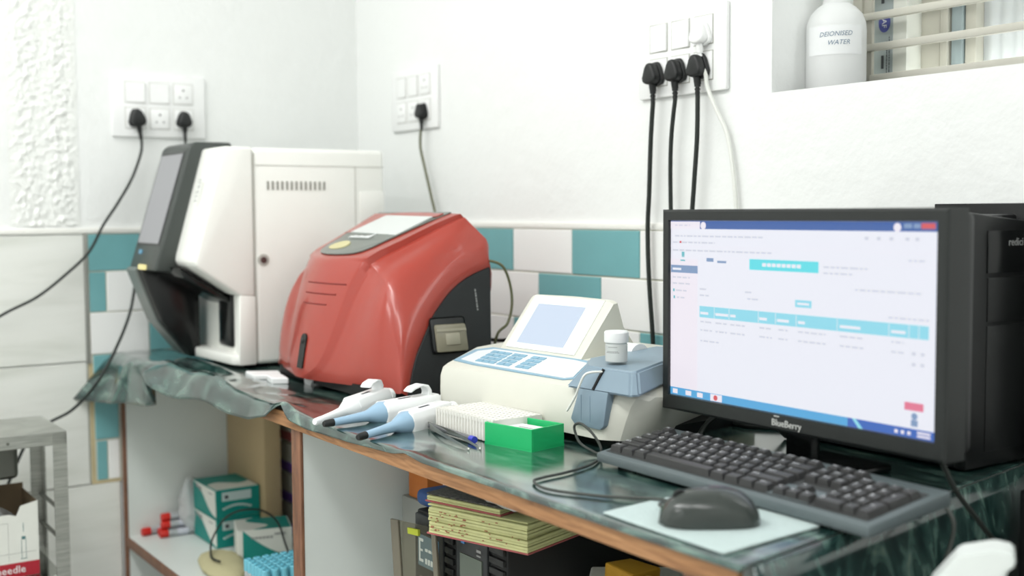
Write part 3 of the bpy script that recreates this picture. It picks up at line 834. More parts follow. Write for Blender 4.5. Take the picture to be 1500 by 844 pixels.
for idx in (0, len(secs)-1):
    cb.bm.faces.new([cb.bm.verts[idx*len(prof)+k] for k in range(len(prof))])
bd = part('body', cb, device_cream, ca, local=True, ang=28)
part('base', MB().box(0.02, 0.405, 0.03, 0.31, 0.0, 0.016), blk_matte, ca, local=True, label='black recessed base')
# keypad overlay on the slope
def slope(x, y, d=0.0):
    pr_ = prof
    for a, b in zip(pr_, pr_[1:]):
        if a[0] <= y <= b[0] and b[0] > a[0]:
            return (x, y-0.11*d, a[1]+(b[1]-a[1])*(y-a[0])/(b[0]-a[0])+d)
    return (x, y, 0.106+d)
def slope_patch(outline, d, th=0.0012):
    mb = MB()
    va = [mb.bm.verts.new(slope(x, y, d)) for x, y in outline]; vb = [mb.bm.verts.new(slope(x, y, d-th)) for x, y in outline]
    mb.bm.faces.new(va); mb.bm.faces.new(vb[::-1])
    for i in range(len(va)): mb.bm.faces.new((va[i], vb[i], vb[(i+1) % len(va)], va[(i+1) % len(va)]))
    return mb
kp = part('keypad_border', slope_patch([(0.026, 0.030), (0.080, 0.026), (0.200, 0.0245), (0.300, 0.0245), (0.318, 0.032), (0.300, 0.082), (0.275, 0.0845), (0.060, 0.0845), (0.030, 0.070)], 0.0016), pm('blue_border', (138, 172, 192), 0.4), ca, local=True, smooth=False, label='pale blue border of the keypad')
part('keypad', slope_patch([(0.040, 0.0345), (0.090, 0.030), (0.300, 0.0275), (0.312, 0.034), (0.296, 0.076), (0.264, 0.079), (0.072, 0.079), (0.044, 0.066)], 0.0024), overlay, ca, local=True, smooth=False, label='white membrane keypad')
for gx in (0.078, 0.132, 0.178):
    for c in range(3 if gx < 0.1 else 2):
        for r_ in range(4):
            x = gx+c*0.0165; y = 0.0345+r_*0.0102
            part('key', slope_patch([(x, y), (x+0.0145, y), (x+0.0145, y+0.0075), (x, y+0.0075)], 0.0034), key_blue, ca, local=True, smooth=False)
# screen hood
HB = [(0.085, 0.104), (0.145, 0.188), (0.153, 0.1895), (0.169, 0.152), (0.207, 0.106)]
mb = MB()
sx = [(0.076, -0.012, 0.004), (0.084, 0.0, 0.0), (0.175, 0.0, -0.0015), (0.262, 0.0, 0.0), (0.270, 0.002, 0.004)]
rowsH = []
for x, _, drop in sx:
    rowsH.append([(x+0.008*(z-0.104)/0.086, y+drop*0.4, z-(drop if z > 0.12 else 0)) for y, z in HB])
mb.grid(rowsH, len(sx), len(HB)); mb.bm.verts.ensure_lookup_table()
for idx in (0, len(sx)-1): mb.bm.faces.new([mb.bm.verts[idx*len(HB)+k] for k in range(len(HB))])
hood = part('screen_hood', mb, device_cream, ca, local=True, ang=25)
def on_hood(x0, x1, t0, t1, d, th=0.003):
    n = Vector((0, -0.811, 0.585)); mb = MB()
    def pt(x, t): return Vector((x+0.008*t, 0.085+0.062*t, 0.104+0.086*t))
    q = [pt(x0, t0), pt(x1, t0), pt(x1, t1), pt(x0, t1)]
    va = [mb.bm.verts.new(p+n*d) for p in q]; vb = [mb.bm.verts.new(p+n*(d-th)) for p in q]
    mb.bm.faces.new(va); mb.bm.faces.new(vb[::-1])
    for i in range(4): mb.bm.faces.new((va[i], vb[i], vb[(i+1) % 4], va[(i+1) % 4]))
    return mb
part('screen_frame', on_hood(0.090, 0.254, 0.05, 0.97, 0.0018), device_w, hood, local=True, smooth=False, label='white frame around the screen')
part('screen', on_hood(0.111, 0.222, 0.14, 0.83, 0.0030), lcd_blue, hood, local=True, smooth=False, label='lit pale blue screen')
# blue lid and sipper panel
lid_b = [(0.336, -0.003), (0.462, -0.001), (0.470, 0.010), (0.405, 0.215), (0.318, 0.205), (0.306, 0.060)]
lid_t = [(0.362, 0.013), (0.447, 0.015), (0.453, 0.023), (0.394, 0.205), (0.325, 0.190), (0.318, 0.058)]
mb = MB()
lo = [mb.bm.verts.new((x, y, 0.079+0.10*max(0, y))) for x, y in lid_b]; up_ = [mb.bm.verts.new((x, y, 0.110+0.06*y)) for x, y in lid_t]
mb.bm.faces.new(lo[::-1]); mb.bm.faces.new(up_)
for i in range(6): mb.bm.faces.new((lo[i], lo[(i+1) % 6], up_[(i+1) % 6], up_[i]))
bmesh.ops.recalc_face_normals(mb.bm, faces=mb.bm.faces[:])
bmesh.ops.bevel(mb.bm, geom=mb.bm.edges[:], offset=0.003, segments=2, affect='EDGES')
part('lid', mb, blue_grey, ca, local=True, label='blue-grey sample lid')
part('sipper_panel', MB().prism([(0.362, 0.081), (0.420, 0.081), (0.411, 0.033), (0.403, 0.027), (0.352, 0.029), (0.344, 0.036)], 'y', -0.001, 0.012, 0.002, 2), blue_grey, ca, local=True, label='blue-grey sipper panel on the front')
mb = MB()
for x in (0.366, 0.384): mb.box(x, x+0.0008, -0.0014, 0.0, 0.036, 0.072)
part('sipper_ribs', mb, pm('rib_blue', (120, 142, 158), 0.5), ca, local=True)
part('sipper_slot', MB().tube([(0.3985, 0.0118, 0.1095), (0.395, 0.0065, 0.098), (0.391, -0.0015, 0.0815)], 0.0022, 8, 1), blk_matte, ca, local=True, label='dark sipper slot')
part('sipper_tube', MB().tube([(0.398, 0.010, 0.106), (0.389, -0.003, 0.1055), (0.381, -0.008, 0.101), (0.374, -0.010, 0.088), (0.367, -0.011, 0.073), (0.357, -0.011, 0.059), (0.347, -0.010, 0.048)], 0.0017, 8), white_cord, ca, local=True, label='white sipper tube')
part('paper_roll', MB().cyl((0.300, 0.150, 0.108), (0.330, 0.150, 0.108), 0.020, n=28), paper, ca, local=True, label='white printer paper roll')

# jar on the lid
jr = thing('specimen_jar', 'small white-lidded jar standing on the blue-grey lid', 'jar', (-1.262, 1.030, 0.1165))
part('jar_body', MB().lathe([(0, 0), (0.0145, 0), (0.0155, 0.001), (0.0155, 0.024), (0.0135, 0.027), (0.0135, 0.0275), (0, 0.0275)]), jar_clear, jr, local=True, label='frosted jar with a faint label')
part('jar_lid', MB().lathe([(0.0138, 0.0268), (0.0165, 0.0268), (0.017, 0.028), (0.017, 0.0405), (0.0155, 0.0425), (0, 0.0425)]), lid_white, jr, local=True)
mb = MB()
for zz, w_ in ((0.0205, 0.9), (0.013, 1.3), (0.0145, 1.1)):
    for k in range(6):
        a = R(-60)-w_/2+w_*k/6
        mb.poly([(0.0157*math.cos(a+d_), 0.0157*math.sin(a+d_), zz+e_) for d_, e_ in ((0, 0), (w_/8, 0), (w_/8, 0.0008), (0, 0.0008))])
part('jar_print', mb, print_grey, jr, local=True, smooth=False, label='tiny grey print')

# ------------------------------------------------------------------ green tip box, rack, pipettes, forceps, pen
gb = thing('green_box', 'small open green plastic box with a white labelled card inside', 'box', (-1.329, 0.892, 0), R(11.5))
mb = MB()
bx, by, bh, bt = 0.0455, 0.033, 0.031, 0.0028
mb.box(-bx, bx, 0, 2*by, 0, 0.003); mb.box(-bx, bx, 0, bt, 0.002, bh, 0.0006, 1); mb.box(-bx, bx, 2*by-bt, 2*by, 0.002, bh, 0.0006, 1)
mb.box(-bx, -bx+bt, bt*0.9, 2*by-bt*0.9, 0.002, bh, 0.0006, 1); mb.box(bx-bt, bx, bt*0.9, 2*by-bt*0.9, 0.002, bh, 0.0006, 1)
part('tray', mb, green_pl, gb, local=True)
gc = single('card_case', MB().prism([(-0.034, 0.008), (0.028, 0.008), (0.036, 0.014), (0.037, 0.054), (-0.034, 0.056)], 'z', 0.0035, 0.0240, 0.001, 1).xf(Matrix.Translation((-1.329, 0.892, 0)) @ Matrix.Rotation(R(11.5), 4, 'Z')), print_white, 'white labelled case lying inside the green box', 'case')
mb = MB()
for k in range(14):
    x = -0.031+k*0.0029
    mb.box(x, x+0.0011+0.0007*(k % 3), 0.0105, 0.0155, 0.0241, 0.0244)
for k in range(9): mb.box(-0.010+k*0.003, -0.008+k*0.003, 0.032, 0.0345, 0.0241, 0.0244)
mb.xf(Matrix.Translation((-1.329, 0.892, 0)) @ Matrix.Rotation(R(11.5), 4, 'Z'))
mb.xf(Matrix.Translation(-gc.location))
part('printed_label', mb, print_grey, gc, local=True, smooth=False, label='grey barcode and print')

rk = thing('tip_rack', 'white translucent pipette tip rack with rows of small holes', 'rack', (-1.437, 0.93, 0), R(2))
NX, NY = 16, 8
mb = MB()
mb.box(-0.073, 0.073, -0.043, 0.043, 0.001, 0.028, 0.001, 1)
part('rack_body', mb, rack_w, rk, local=True)
mb = MB()
V = {}
px_, py_ = 0.146/NX, 0.086/NY
for i in range(NX):
    for j in range(NY):
        cx_, cy_ = -0.073+px_*(i+.5), -0.043+py_*(j+.5)
        n = 8; ro = 0.0024
        sq = [(px_/2, 0), (px_/2, py_/2), (0, py_/2), (-px_/2, py_/2), (-px_/2, 0), (-px_/2, -py_/2), (0, -py_/2), (px_/2, -py_/2)]
        o_ = [mb.bm.verts.new((cx_+a, cy_+b, 0.033)) for a, b in sq]
        i_ = [mb.bm.verts.new((cx_+ro*math.cos(math.pi*k/4), cy_+ro*math.sin(math.pi*k/4), 0.033)) for k in range(8)]
        d_ = [mb.bm.verts.new((cx_+ro*0.9*math.cos(math.pi*k/4), cy_+ro*0.9*math.sin(math.pi*k/4), 0.0285)) for k in range(8)]
        for k in range(8):
            k2 = (k+1) % 8
            mb.bm.faces.new((o_[k], o_[k2], i_[k2], i_[k])); mb.bm.faces.new((i_[k], i_[k2], d_[k2], d_[k]))
bmesh.ops.remove_doubles(mb.bm, verts=mb.bm.verts[:], dist=0.00005)
part('perforated_top', mb, rack_w, rk, local=True, smooth=False, kind='stuff', label='white top pierced by rows of holes')
part('hole_shadow', MB().box(-0.071, 0.071, -0.041, 0.041, 0.0278, 0.0284), hole_dark, rk, local=True, label='dark sheet painted as the shade inside the holes')  # dark colour stands in for the shade inside the holes
mb = MB()
for i in range(20): mb.box(-0.072+i*0.0076, -0.0695+i*0.0076, -0.0445, -0.0425, 0.002, 0.0328)
mb.box(-0.073, 0.073, -0.0438, -0.0425, 0.027, 0.0330); mb.box(-0.073, 0.073, 0.0425, 0.0438, 0.0, 0.033); mb.box(-0.0738, -0.0725, -0.0438, 0.0438, 0.0, 0.033); mb.box(0.0725, 0.0738, -0.0438, 0.0438, 0, 0.033)
part('rack_ribs', mb, rack_w, rk, local=True)

def pipette(label, tip, far, shaft_mat, tip_mat, hook=True, sz=1.0, roll=0.0):
    tip, far = Vector(tip), Vector(far)
    d = far-tip; L = d.length
    t = thing('pipette', label, 'pipette', ((tip.x+far.x)/2, (tip.y+far.y)/2, 0.0), 0, 'pipettes on the green cloth')
    m4 = frame_m(tip, d, Vector((0, 0, 1)).cross(d)) @ Matrix.Rotation(roll, 4, 'X')      # local x along, y to the side, z up
    up = lambda mb: mb.xf(m4)
    rot = Matrix.Rotation(R(90), 4, 'Y')
    part('shaft_tip', up(MB().lathe([(0, 0), (0.0030*sz, 0), (0.0042*sz, 0.003), (0.0046*sz, 0.017), (0, 0.017)], 18, rot)), tip_mat, t)
    part('shaft', up(MB().lathe([(0, 0.016), (0.0043*sz, 0.016), (0.0054*sz, 0.055), (0.0068*sz, 0.078), (0.0118*sz, 0.094), (0.0145*sz, 0.104), (0.0138*sz, 0.112), (0, 0.112)], 22, rot)), shaft_mat, t)
    x0 = 0.104
    mb = MB().prism([(-0.0145*sz, -0.0125*sz), (0.0145*sz, -0.0125*sz), (0.0150*sz, 0.004*sz), (0.0105*sz, 0.0135*sz), (-0.0105*sz, 0.0135*sz), (-0.0150*sz, 0.004*sz)], 'x', x0, L-0.022, 0.003, 3)
    part('handle', up(mb), lid_white, t)
    mb = MB().box(x0+0.035, x0+0.058, -0.0020, 0.0020, 0.0133*sz, 0.0140*sz)
    part('volume_window', up(mb), print_dark, t, label='small dark volume window')
    part('plunger', up(MB().cyl((L-0.024, 0, 0), (L-0.006, 0, 0), 0.0055*sz, n=16).cyl((L-0.008, 0, 0), (L, 0, 0), 0.0095*sz, n=20)), lid_white, t)
    if hook:
        pf = [(L-0.036, 0.012), (L-0.034, 0.024), (L-0.040, 0.0335), (L-0.052, 0.0365), (L-0.070, 0.0335), (L-0.078, 0.0275), (L-0.075, 0.0255), (L-0.066, 0.0300), (L-0.052, 0.0325), (L-0.044, 0.0295), (L-0.041, 0.023), (L-0.044, 0.012)]
        mb = MB().prism(pf, 'y', -0.010, 0.010, 0.0012, 1)
        part('finger_hook', up(mb), lid_white, t)
    return t
pipette('white-shafted pipette rearmost of the three, white tip at the bench edge', (-1.632, 0.742, 0.0075), (-1.752, 0.935, 0.016), lid_white, lid_white, sz=1.3)
pipette('blue-shafted pipette in the middle of the three, dark tip beside the white tip', (-1.604, 0.744, 0.0085), (-1.633, 0.975, 0.017), pale_blue, blk, sz=1.3)
pipette('blue-shafted pipette nearest the tip rack and forceps', (-1.487, 0.742, 0.0068), (-1.568, 0.950, 0.0165), pale_blue, blk, hook=False, sz=1.25)

fc = thing('forceps', 'steel forceps lying open in front of the white tip rack', 'forceps', (-1.43, 0.86, 0))
for k, (ex, ey) in enumerate(((-1.343, 0.838), (-1.336, 0.852))):
    a = Vector((-1.520, 0.876, 0.006)); b = Vector((ex, ey, 0.0025)); m_ = (a+b)/2+Vector((0.002, -0.007+0.010*k, 0.003))
    pts = spline([a, m_, b], 8)
    mb = MB(); nn = len(pts)
    ring = []
    for i, p in enumerate(pts):
        w_ = 0.0036*(1-i/(nn-1))+0.0009
        ring.append([p+Vector((0, 0, w_)), p+Vector((0.0004, 0.0009, w_*0.6)), p+Vector((0.0004, 0.0009, -0.0022 if i > nn-3 else -w_*0.9)), p+Vector((0, -0.0003, -0.0022 if i > nn-3 else -w_*0.9))])
    P = [[Vector(q) for q in r_]+[Vector(r_[0])] for r_ in ring]
    mb.grid(P, nn, 5); bmesh.ops.remove_doubles(mb.bm, verts=mb.bm.verts[:], dist=1e-6)
    for e in mb.bm.verts:
        e.co.z = max(e.co.z, 0.0006)
    part('forceps_arm', mb, steel, fc, solid=0.0006)
pn = thing('pen', 'grey pen with a blue end cap beside the green box', 'pen', (-1.45, 0.885, 0))
a, b = Vector((-1.512, 0.8755, 0.0062)), Vector((-1.392, 0.872, 0.0052))
part('barrel', MB().cyl(a, b, 0.0042, n=14), pm('grey_pen', (104, 106, 108), 0.3), pn)
part('end_cap', MB().cyl(b-(b-a)*0.005, b+(b-a).normalized()*0.010, 0.0050, n=14), pm('pen_blue', (64, 72, 196), 0.35), pn)

# ------------------------------------------------------------------ monitor
mo = thing('monitor', 'black widescreen monitor showing a white web page', 'monitor', (-0.976, 1.11, 0))
MX0, MX1, MZ0, MZ1 = -1.197, -0.752, 0.058, 0.3265
SX0, SX1, SZ0, SZ1 = -1.1835, -0.7668, 0.0785, 0.3115
MY = 1.060
mb = MB()
def ring(y, x0, x1, z0, z1): return [mb.bm.verts.new(p) for p in ((x0, y, z0), (x1, y, z0), (x1, y, z1), (x0, y, z1))]
e_ = 0.003
loops = [ring(MY+0.03, MX0, MX1, MZ0, MZ1), ring(MY-0.002, MX0, MX1, MZ0, MZ1), ring(MY-0.004, MX0+e_, MX1-e_, MZ0+e_, MZ1-e_), ring(MY-0.004, SX0-0.001, SX1+0.001, SZ0-0.001, SZ1+0.001), ring(MY+0.001, SX0, SX1, SZ0, SZ1), ring(MY+0.003, SX0, SX1, SZ0, SZ1)]
for la, lb in zip(loops, loops[1:]):
    for k in range(4): mb.bm.faces.new((la[k], la[(k+1) % 4], lb[(k+1) % 4], lb[k]))
bz = part('bezel', mb, pm('monitor_black', (32, 35, 34), 0.32, var=0.08), mo)
part('back_shell', MB().box(MX0+0.004, MX1-0.004, MY+0.02, MY+0.05, MZ0+0.004, MZ1-0.004, 0.008), blk, mo)
part('stand_neck', MB().box(-1.003, -0.963, MY+0.028, MY+0.046, 0.008, 0.12, 0.002), blk_gloss, mo)
part('stand_base', MB().box(-1.035, -0.925, MY+0.022, MY+0.135, 0.0, 0.010, 0.004), blk_gloss, mo)
scn = part('screen', MB().box(SX0, SX1, MY, MY+0.004, SZ0, SZ1), scr_white, mo, label='lit white screen with a web page')
SW, SH = SX1-SX0, SZ1-SZ0
def ui(name, u0, u1, v0, v1, mat, lvl=1, label=None):
    """rectangle on the screen in fractions from its top left"""
    mb = MB().box(SX0+u0*SW, SX0+u1*SW, MY-0.0002*lvl, MY+0.0001, SZ1-v1*SH, SZ1-v0*SH)
    return part(name, mb, mat, scn, smooth=False, label=label)
def ui_join(name, rects, mat, lvl=2, label=None):
    mb = MB()
    for u0, u1, v0, v1 in rects: mb.box(SX0+u0*SW, SX0+u1*SW, MY-0.0002*lvl, MY, SZ1-v1*SH, SZ1-v0*SH)
    return part(name, mb, mat, scn, smooth=False, label=label)
ui('tab_bar', 0.0, 1.0, 0.0, 0.045, scr_navy, 1, 'blue browser title bar')
ui('browser_tab', 0.0, 0.135, 0.004, 0.045, scr_side, 2, 'pale open tab')
ui_join('window_buttons', [(0.925, 0.945, 0.008, 0.030), (0.895, 0.92, 0.008, 0.030)], scr_slate, 2)
ui('close_button', 0.948, 0.99, 0.006, 0.032, scr_red, 2, 'red close button')
mb = MB()
for u in (0.150, 0.875):
    mb.cyl((SX0+u*SW, MY-0.0007, SZ1-0.026*SH), (SX0+u*SW, MY, SZ1-0.026*SH), 0.0048, n=20)
part('round_buttons', mb, scr_side, scn, smooth=False)
ui('sidebar', 0.0, 0.125, 0.215, 0.957, scr_side, 1, 'pale sidebar')
ui('menu_heading', 0.002, 0.125, 0.252, 0.295, scr_slate, 2, 'slate blue menu heading')
ui_join('heading_text', [(0.01, 0.05, 0.268, 0.280)], scr_white, 3)
ui('banner', 0.348, 0.612, 0.200, 0.258, scr_cyan, 2, 'cyan banner across the page')
ui_join('banner_text', [(0.40+k*0.019, 0.415+k*0.019, 0.220, 0.238) for k in range(8)], scr_white, 3, 'white banner text')
ui('table_header', 0.135, 0.975, 0.475, 0.538, scr_aqua, 2, 'aqua table header row')
ui_join('header_text', [(a, a+l_, 0.507, 0.521) for a, l_ in ((0.139, 0.035), (0.206, 0.055), (0.270, 0.022), (0.39, 0.03), (0.46, 0.045), (0.54, 0.025), (0.69, 0.07), (0.86, 0.022), (0.86, 0.045))], scr_white, 3, 'white column headings')['kind'] = 'stuff'
ui_join('header_rules', [(a, a+0.0015, 0.477, 0.536) for a in (0.20, 0.264, 0.385, 0.453, 0.532, 0.68, 0.852, 0.915, 0.945)], scr_white, 3)
ui('search_button', 0.528, 0.588, 0.400, 0.437, scr_aqua, 2, 'small aqua button')
ui_join('button_text', [(0.536, 0.580, 0.413, 0.424)], scr_white, 3)
tl = []
random.seed(3)
def line_of(u0, u1, v, h=0.009):
    u = u0
    while u < u1:
        l_ = random.uniform(0.008, 0.028); tl.append((u, min(u+l_, u1), v, v+h)); u += l_+0.006
line_of(0.02, 0.09, 0.02); line_of(0.02, 0.40, 0.081); line_of(0.01, 0.20, 0.117); line_of(0.01, 0.44, 0.162)
line_of(0.01, 0.09, 0.317); line_of(0.01, 0.09, 0.352); line_of(0.025, 0.075, 0.392); line_of(0.03, 0.065, 0.432)
line_of(0.135, 0.165, 0.375); line_of(0.33, 0.36, 0.375); line_of(0.135, 0.175, 0.41); line_of(0.34, 0.385, 0.41)
line_of(0.63, 0.78, 0.222); line_of(0.63, 0.73, 0.252); line_of(0.74, 0.95, 0.325); line_of(0.85, 0.975, 0.445); line_of(0.91, 0.96, 0.175)
for v in (0.558, 0.605):
    for a, b in ((0.139, 0.19), (0.206, 0.255), (0.27, 0.33), (0.39, 0.44), (0.465, 0.50), (0.54, 0.64), (0.69, 0.77), (0.86, 0.90)): line_of(a, b, v)
line_of(0.139, 0.22, 0.665)
for a in (0.77, 0.81, 0.85, 0.90, 0.93): tl.append((a, a+0.012, 0.072, 0.088))
for v in (0.60, 0.65): tl += [(0.925, 0.937, v, v+0.016), (0.952, 0.963, v, v+0.016)]
ui_join('page_text', tl, scr_text, 2, 'grey page text paled for screen bloom')['kind'] = 'stuff'
ui_join('page_rules', [(0, 1, 0.143, 0.145), (0, 1, 0.200, 0.2015)], scr_side, 2)
ui_join('teal_bullets', [(0.012, 0.019, 0.388, 0.404), (0.014, 0.021, 0.428, 0.444), (0.052, 0.064, 0.175, 0.205), (0.046, 0.068, 0.220, 0.228)], scr_teal, 2)
ui_join('page_logo', [(0.165, 0.195, 0.205, 0.225), (0.212, 0.250, 0.218, 0.230)], scr_slate, 2)
ui_join('bookmarks', [(0.043, 0.050, 0.114, 0.126)], scr_red, 3)
ui('taskbar', 0.0, 0.72, 0.957, 1.0, scr_task, 1, 'blue taskbar'); ui('taskbar', 0.72, 1.0, 0.957, 1.0, scr_task2, 1, 'darker right end of the taskbar')
ui_join('task_icons', [(0.012, 0.034, 0.966, 0.992), (0.072, 0.098, 0.966, 0.992), (0.125, 0.150, 0.966, 0.992), (0.185, 0.235, 0.960, 0.998), (0.875, 0.885, 0.972, 0.988), (0.895, 0.905, 0.972, 0.988), (0.915, 0.925, 0.972, 0.988), (0.945, 0.985, 0.966, 0.976), (0.945, 0.985, 0.982, 0.992)], scr_side, 2)
mb = MB().cyl((SX0+0.208*SW, MY-0.0009, SZ1-0.979*SH), (SX0+0.208*SW, MY, SZ1-0.979*SH), 0.0035, n=18)
part('round_icon', mb, scr_red, scn, smooth=False)
mb = MB().prism([(SX0+0.735*SW, SZ1-0.957*SH), (SX0+0.748*SW, SZ1-0.957*SH), (SX0+0.772*SW, SZ1-SH), (SX0+0.758*SW, SZ1-SH)], 'y', MY-0.0005, MY)
part('taskbar_gleam', mb, scr_aqua, scn, smooth=False)
mb = MB().box(SX0+0.905*SW, SX0+0.963*SW, MY-0.0006, MY, SZ1-0.872*SH, SZ1-0.835*SH, 0.0002)
part('chat_bubble', mb, scr_pink, scn, smooth=False, label='pink chat bubble')
mb = MB().cyl((SX0+0.936*SW, MY-0.0006, SZ1-0.898*SH), (SX0+0.936*SW, MY, SZ1-0.898*SH), 0.0038, n=16)
mb.box(SX0+0.926*SW, SX0+0.946*SW, MY-0.0005, MY, SZ1-0.945*SH, SZ1-0.915*SH)
part('chat_icon', mb, scr_slate, scn, smooth=False)
tm = text_mb('BlueBerry', 0.0118, depth=0.0003); tm.xf(frame_m((-0.972, MY-0.0046, 0.0675), (1, 0, 0), (0, 0, 1)))
part('lettering', tm, pm('silver_letter', (206, 208, 204), 0.4), bz, label='silver maker lettering on the lower bezel')
mb = MB()
for k in range(4): mb.box(-0.992+k*0.0022, -0.9905+k*0.0022, MY-0.0046, MY-0.003, 0.0747, 0.0762)
part('small_mark', mb, MATS['silver_letter'], bz)

# ------------------------------------------------------------------ keyboard
kb = thing('keyboard', 'dark grey full-size keyboard with black keys in front of the monitor', 'keyboard', (-1.1735, 0.924, 0), R(-0.8))
KW, KD = 0.436, 0.128
tilt = math.atan2(0.034-0.016, KD)
KM = Matrix.Translation((0, 0, 0.0165)) @ Matrix.Rotation(tilt, 4, 'X')    # key plane: x right, y back, z up
mb = MB().prism([(0.0, 0.004), (0.0, 0.0165), (KD, 0.0345), (KD, 0.018)], 'x', 0, KW, 0.003, 2)
part('case', mb, kb_body, kb, local=True)
part('key_well', MB().box(0.008, KW-0.010, 0.010, KD-0.022, -0.001, 0.0006).xf(KM), kb_well, kb, local=True)
part('nav_plate', MB().box(0.286, 0.346, 0.012, 0.048, 0.0004, 0.0014).xf(KM), kb_body, kb, local=True, label='bare grey plate around the arrow keys')
for x in (0.03, KW-0.06): part('foot', MB().box(x, x+0.03, KD-0.015, KD-0.008, 0.0, 0.022).box(x, x+0.03, 0.012, 0.018, 0, 0.006), foot_m, kb, local=True)
U = 0.01845; UY = 0.0166; KX0, KY0 = 0.012, 0.0125
KEYM = {}
def keycap(wu, hu, tag_):
    k = (wu, hu)
    if k not in KEYM:
        wx, wy = wu*U, hu*UY
        mb = MB(); g = 0.0007; t = 0.0024
        lo = [(g, g), (wx-g, g), (wx-g, wy-g), (g, wy-g)]; hi = [(g+t, g+t*0.8), (wx-g-t, g+t*0.8), (wx-g-t, wy-g-t), (g+t, wy-g-t)]
        a = [mb.bm.verts.new((x, y, 0.0005)) for x, y in lo]; b = [mb.bm.verts.new((x, y, 0.0085)) for x, y in hi]
        mb.bm.faces.new(a[::-1]); f = mb.bm.faces.new(b)
        for i in range(4): mb.bm.faces.new((a[i], a[(i+1) % 4], b[(i+1) % 4], b[i]))
        bmesh.ops.bevel(mb.bm, geom=[e for e in f.edges], offset=0.0007, segments=1, affect='EDGES')
        mb.xf(KM.to_3x3().to_4x4())
        me = bpy.data.meshes.new('key'); mb.bm.to_mesh(me); mb.bm.free(); me.materials.append(key_m); KEYM[k] = me
    return KEYM[k]
LEGM = {}
def legend(ch):
    if ch not in LEGM:
        mb = text_mb(ch, 0.0092 if len(ch) == 1 else 0.0056)
        mb.xf(KM.to_3x3().to_4x4())
        me = bpy.data.meshes.new('legend'); mb.bm.to_mesh(me); mb.bm.free(); me.materials.append(key_leg); LEGM[ch] = me
    return LEGM[ch]
def put_key(u, v, wu=1, hu=1, ch=''):
    me = keycap(wu, hu, ch)
    o = bpy.data.objects.new('key', me); COL.objects.link(o); o.parent = kb
    o.location = KM @ Vector((KX0+u*U, KY0+v*UY, 0))
    if ch:
        l_ = bpy.data.objects.new('legend', legend(ch)); COL.objects.link(l_); l_.parent = o
        off = Vector((0.0068 if len(ch) == 1 else min(wu*U/2, 0.009), hu*UY*0.56, 0.0089))
        l_.location = KM.to_3x3() @ off
rowsK = [
    (0, [(1.25, 'Ctrl'), (1.25, ''), (1.25, 'Alt'), (6.25, ''), (1.25, 'Alt'), (1.25, ''), (1.25, ''), (1.25, 'Ctrl')]),
    (1, [(2.25, 'Shift')]+[(1, c) for c in 'ZXCVBNM,./']+[(2.75, 'Shift')]),
    (2, [(1.75, 'Caps')]+[(1, c) for c in "ASDFGHJKL;'"]+[(2.25, 'Enter')]),
    (3, [(1.5, 'Tab')]+[(1, c) for c in 'QWERTYUIOP[]']+[(1.5, '\\')]),
    (4, [(1, c) for c in '`1234567890-=']+[(2, 'Back')]),
]
for v, ks in rowsK:
    u = 0
    for wu, ch in ks:
        put_key(u, v, wu, 1, ch); u += wu
put_key(0, 5.15, 1, 0.9, 'Esc')
for k in range(12): put_key(2+k+(k//4)*0.33-0.0, 5.15, 1, 0.9, 'F%d' % (k+1))
for r_, v in ((['Ins', 'Hm', 'PU'], 4), (['Del', 'End', 'PD'], 3)):
    for i, ch in enumerate(r_): put_key(15.25+i, v, 1, 1, ch)
for i in range(3): put_key(15.25+i, 0, 1, 1, '<v>'[i])
put_key(16.25, 1, 1, 1, '^')
for i in range(3): put_key(15.25+i, 5.15, 1, 0.9, ['Prt', 'Scr', 'Brk'][i])
N_ = [['0', '.'], ['1', '2', '3'], ['4', '5', '6'], ['7', '8', '9'], ['Num', '/', '*', '-']]
put_key(18.45, 0, 2, 1, '0'); put_key(20.45, 0, 1, 1, '.'); put_key(21.45, 0, 1, 2, 'En'); put_key(21.45, 2, 1, 2, '+')
for v in (1, 2, 3):
    for i, ch in enumerate(N_[v]): put_key(18.45+i, v, 1, 1, ch)
for i, ch in enumerate(N_[4]): put_key(18.45+i, 4, 1, 1, ch)

# ------------------------------------------------------------------ mouse and the cloth under it
pad = single('folded_wipe', MB().prism([(-0.974, 0.776), (-0.886, 0.7745), (-0.789, 0.7745), (-0.7965, 0.85), (-0.802, 0.922), (-0.83, 0.930), (-0.985, 0.907), (-0.982, 0.85)], 'z', 0.0005, 0.003, 0.001, 1), tissue, 'pale folded wipe lying under the mouse', 'cloth')
ms = thing('mouse', 'black computer mouse resting on the pale wipe', 'mouse', (-0.876, 0.838, 0.003), math.atan2(0.83, 0.50))
def mouse_pt(a, b, zs=1.0):
    """a along 0..1 (front to tail), b across -1..1"""
    L, Wd, Hh = 0.106, 0.031, 0.036
    x = (a-0.5)*L
    wv = Wd*(0.86+0.14*math.cos((a-0.62)*2.6))*(max(0, 1-abs(2*a-1)**5.0))**0.5
    hv = Hh*(0.60+0.40*math.sin(math.pi*(0.18+0.62*a)))*(max(0, 1-abs(2*a-1)**3.6))**0.55
    y = wv*math.sin(b*math.pi/2)
    z = 0.001+hv*max(0, math.cos(b*math.pi/2))**0.62*zs
    return Vector((x, y, z))
P = [[mouse_pt(i/26, -1+2*j/22) for j in range(23)] for i in range(27)]
part('mouse_shell', MB().grid(P, 27, 23), mouse_m, ms, local=True, ang=60)
part('mouse_sole', MB().poly([mouse_pt(i/26, -1) for i in range(27)]+[mouse_pt(i/26, 1) for i in range(26, -1, -1)]), blk_matte, ms, local=True)
P = [[mouse_pt(0.50+0.46*i/12, -0.05+0.62*j/8, 1.0)+Vector((0, 0.0003, 0.0007)) for j in range(9)] for i in range(13)]
part('palm_cover', MB().grid(P, 13, 9), mouse_top, ms, local=True, ang=60, label='plum-tinted glossy cover')
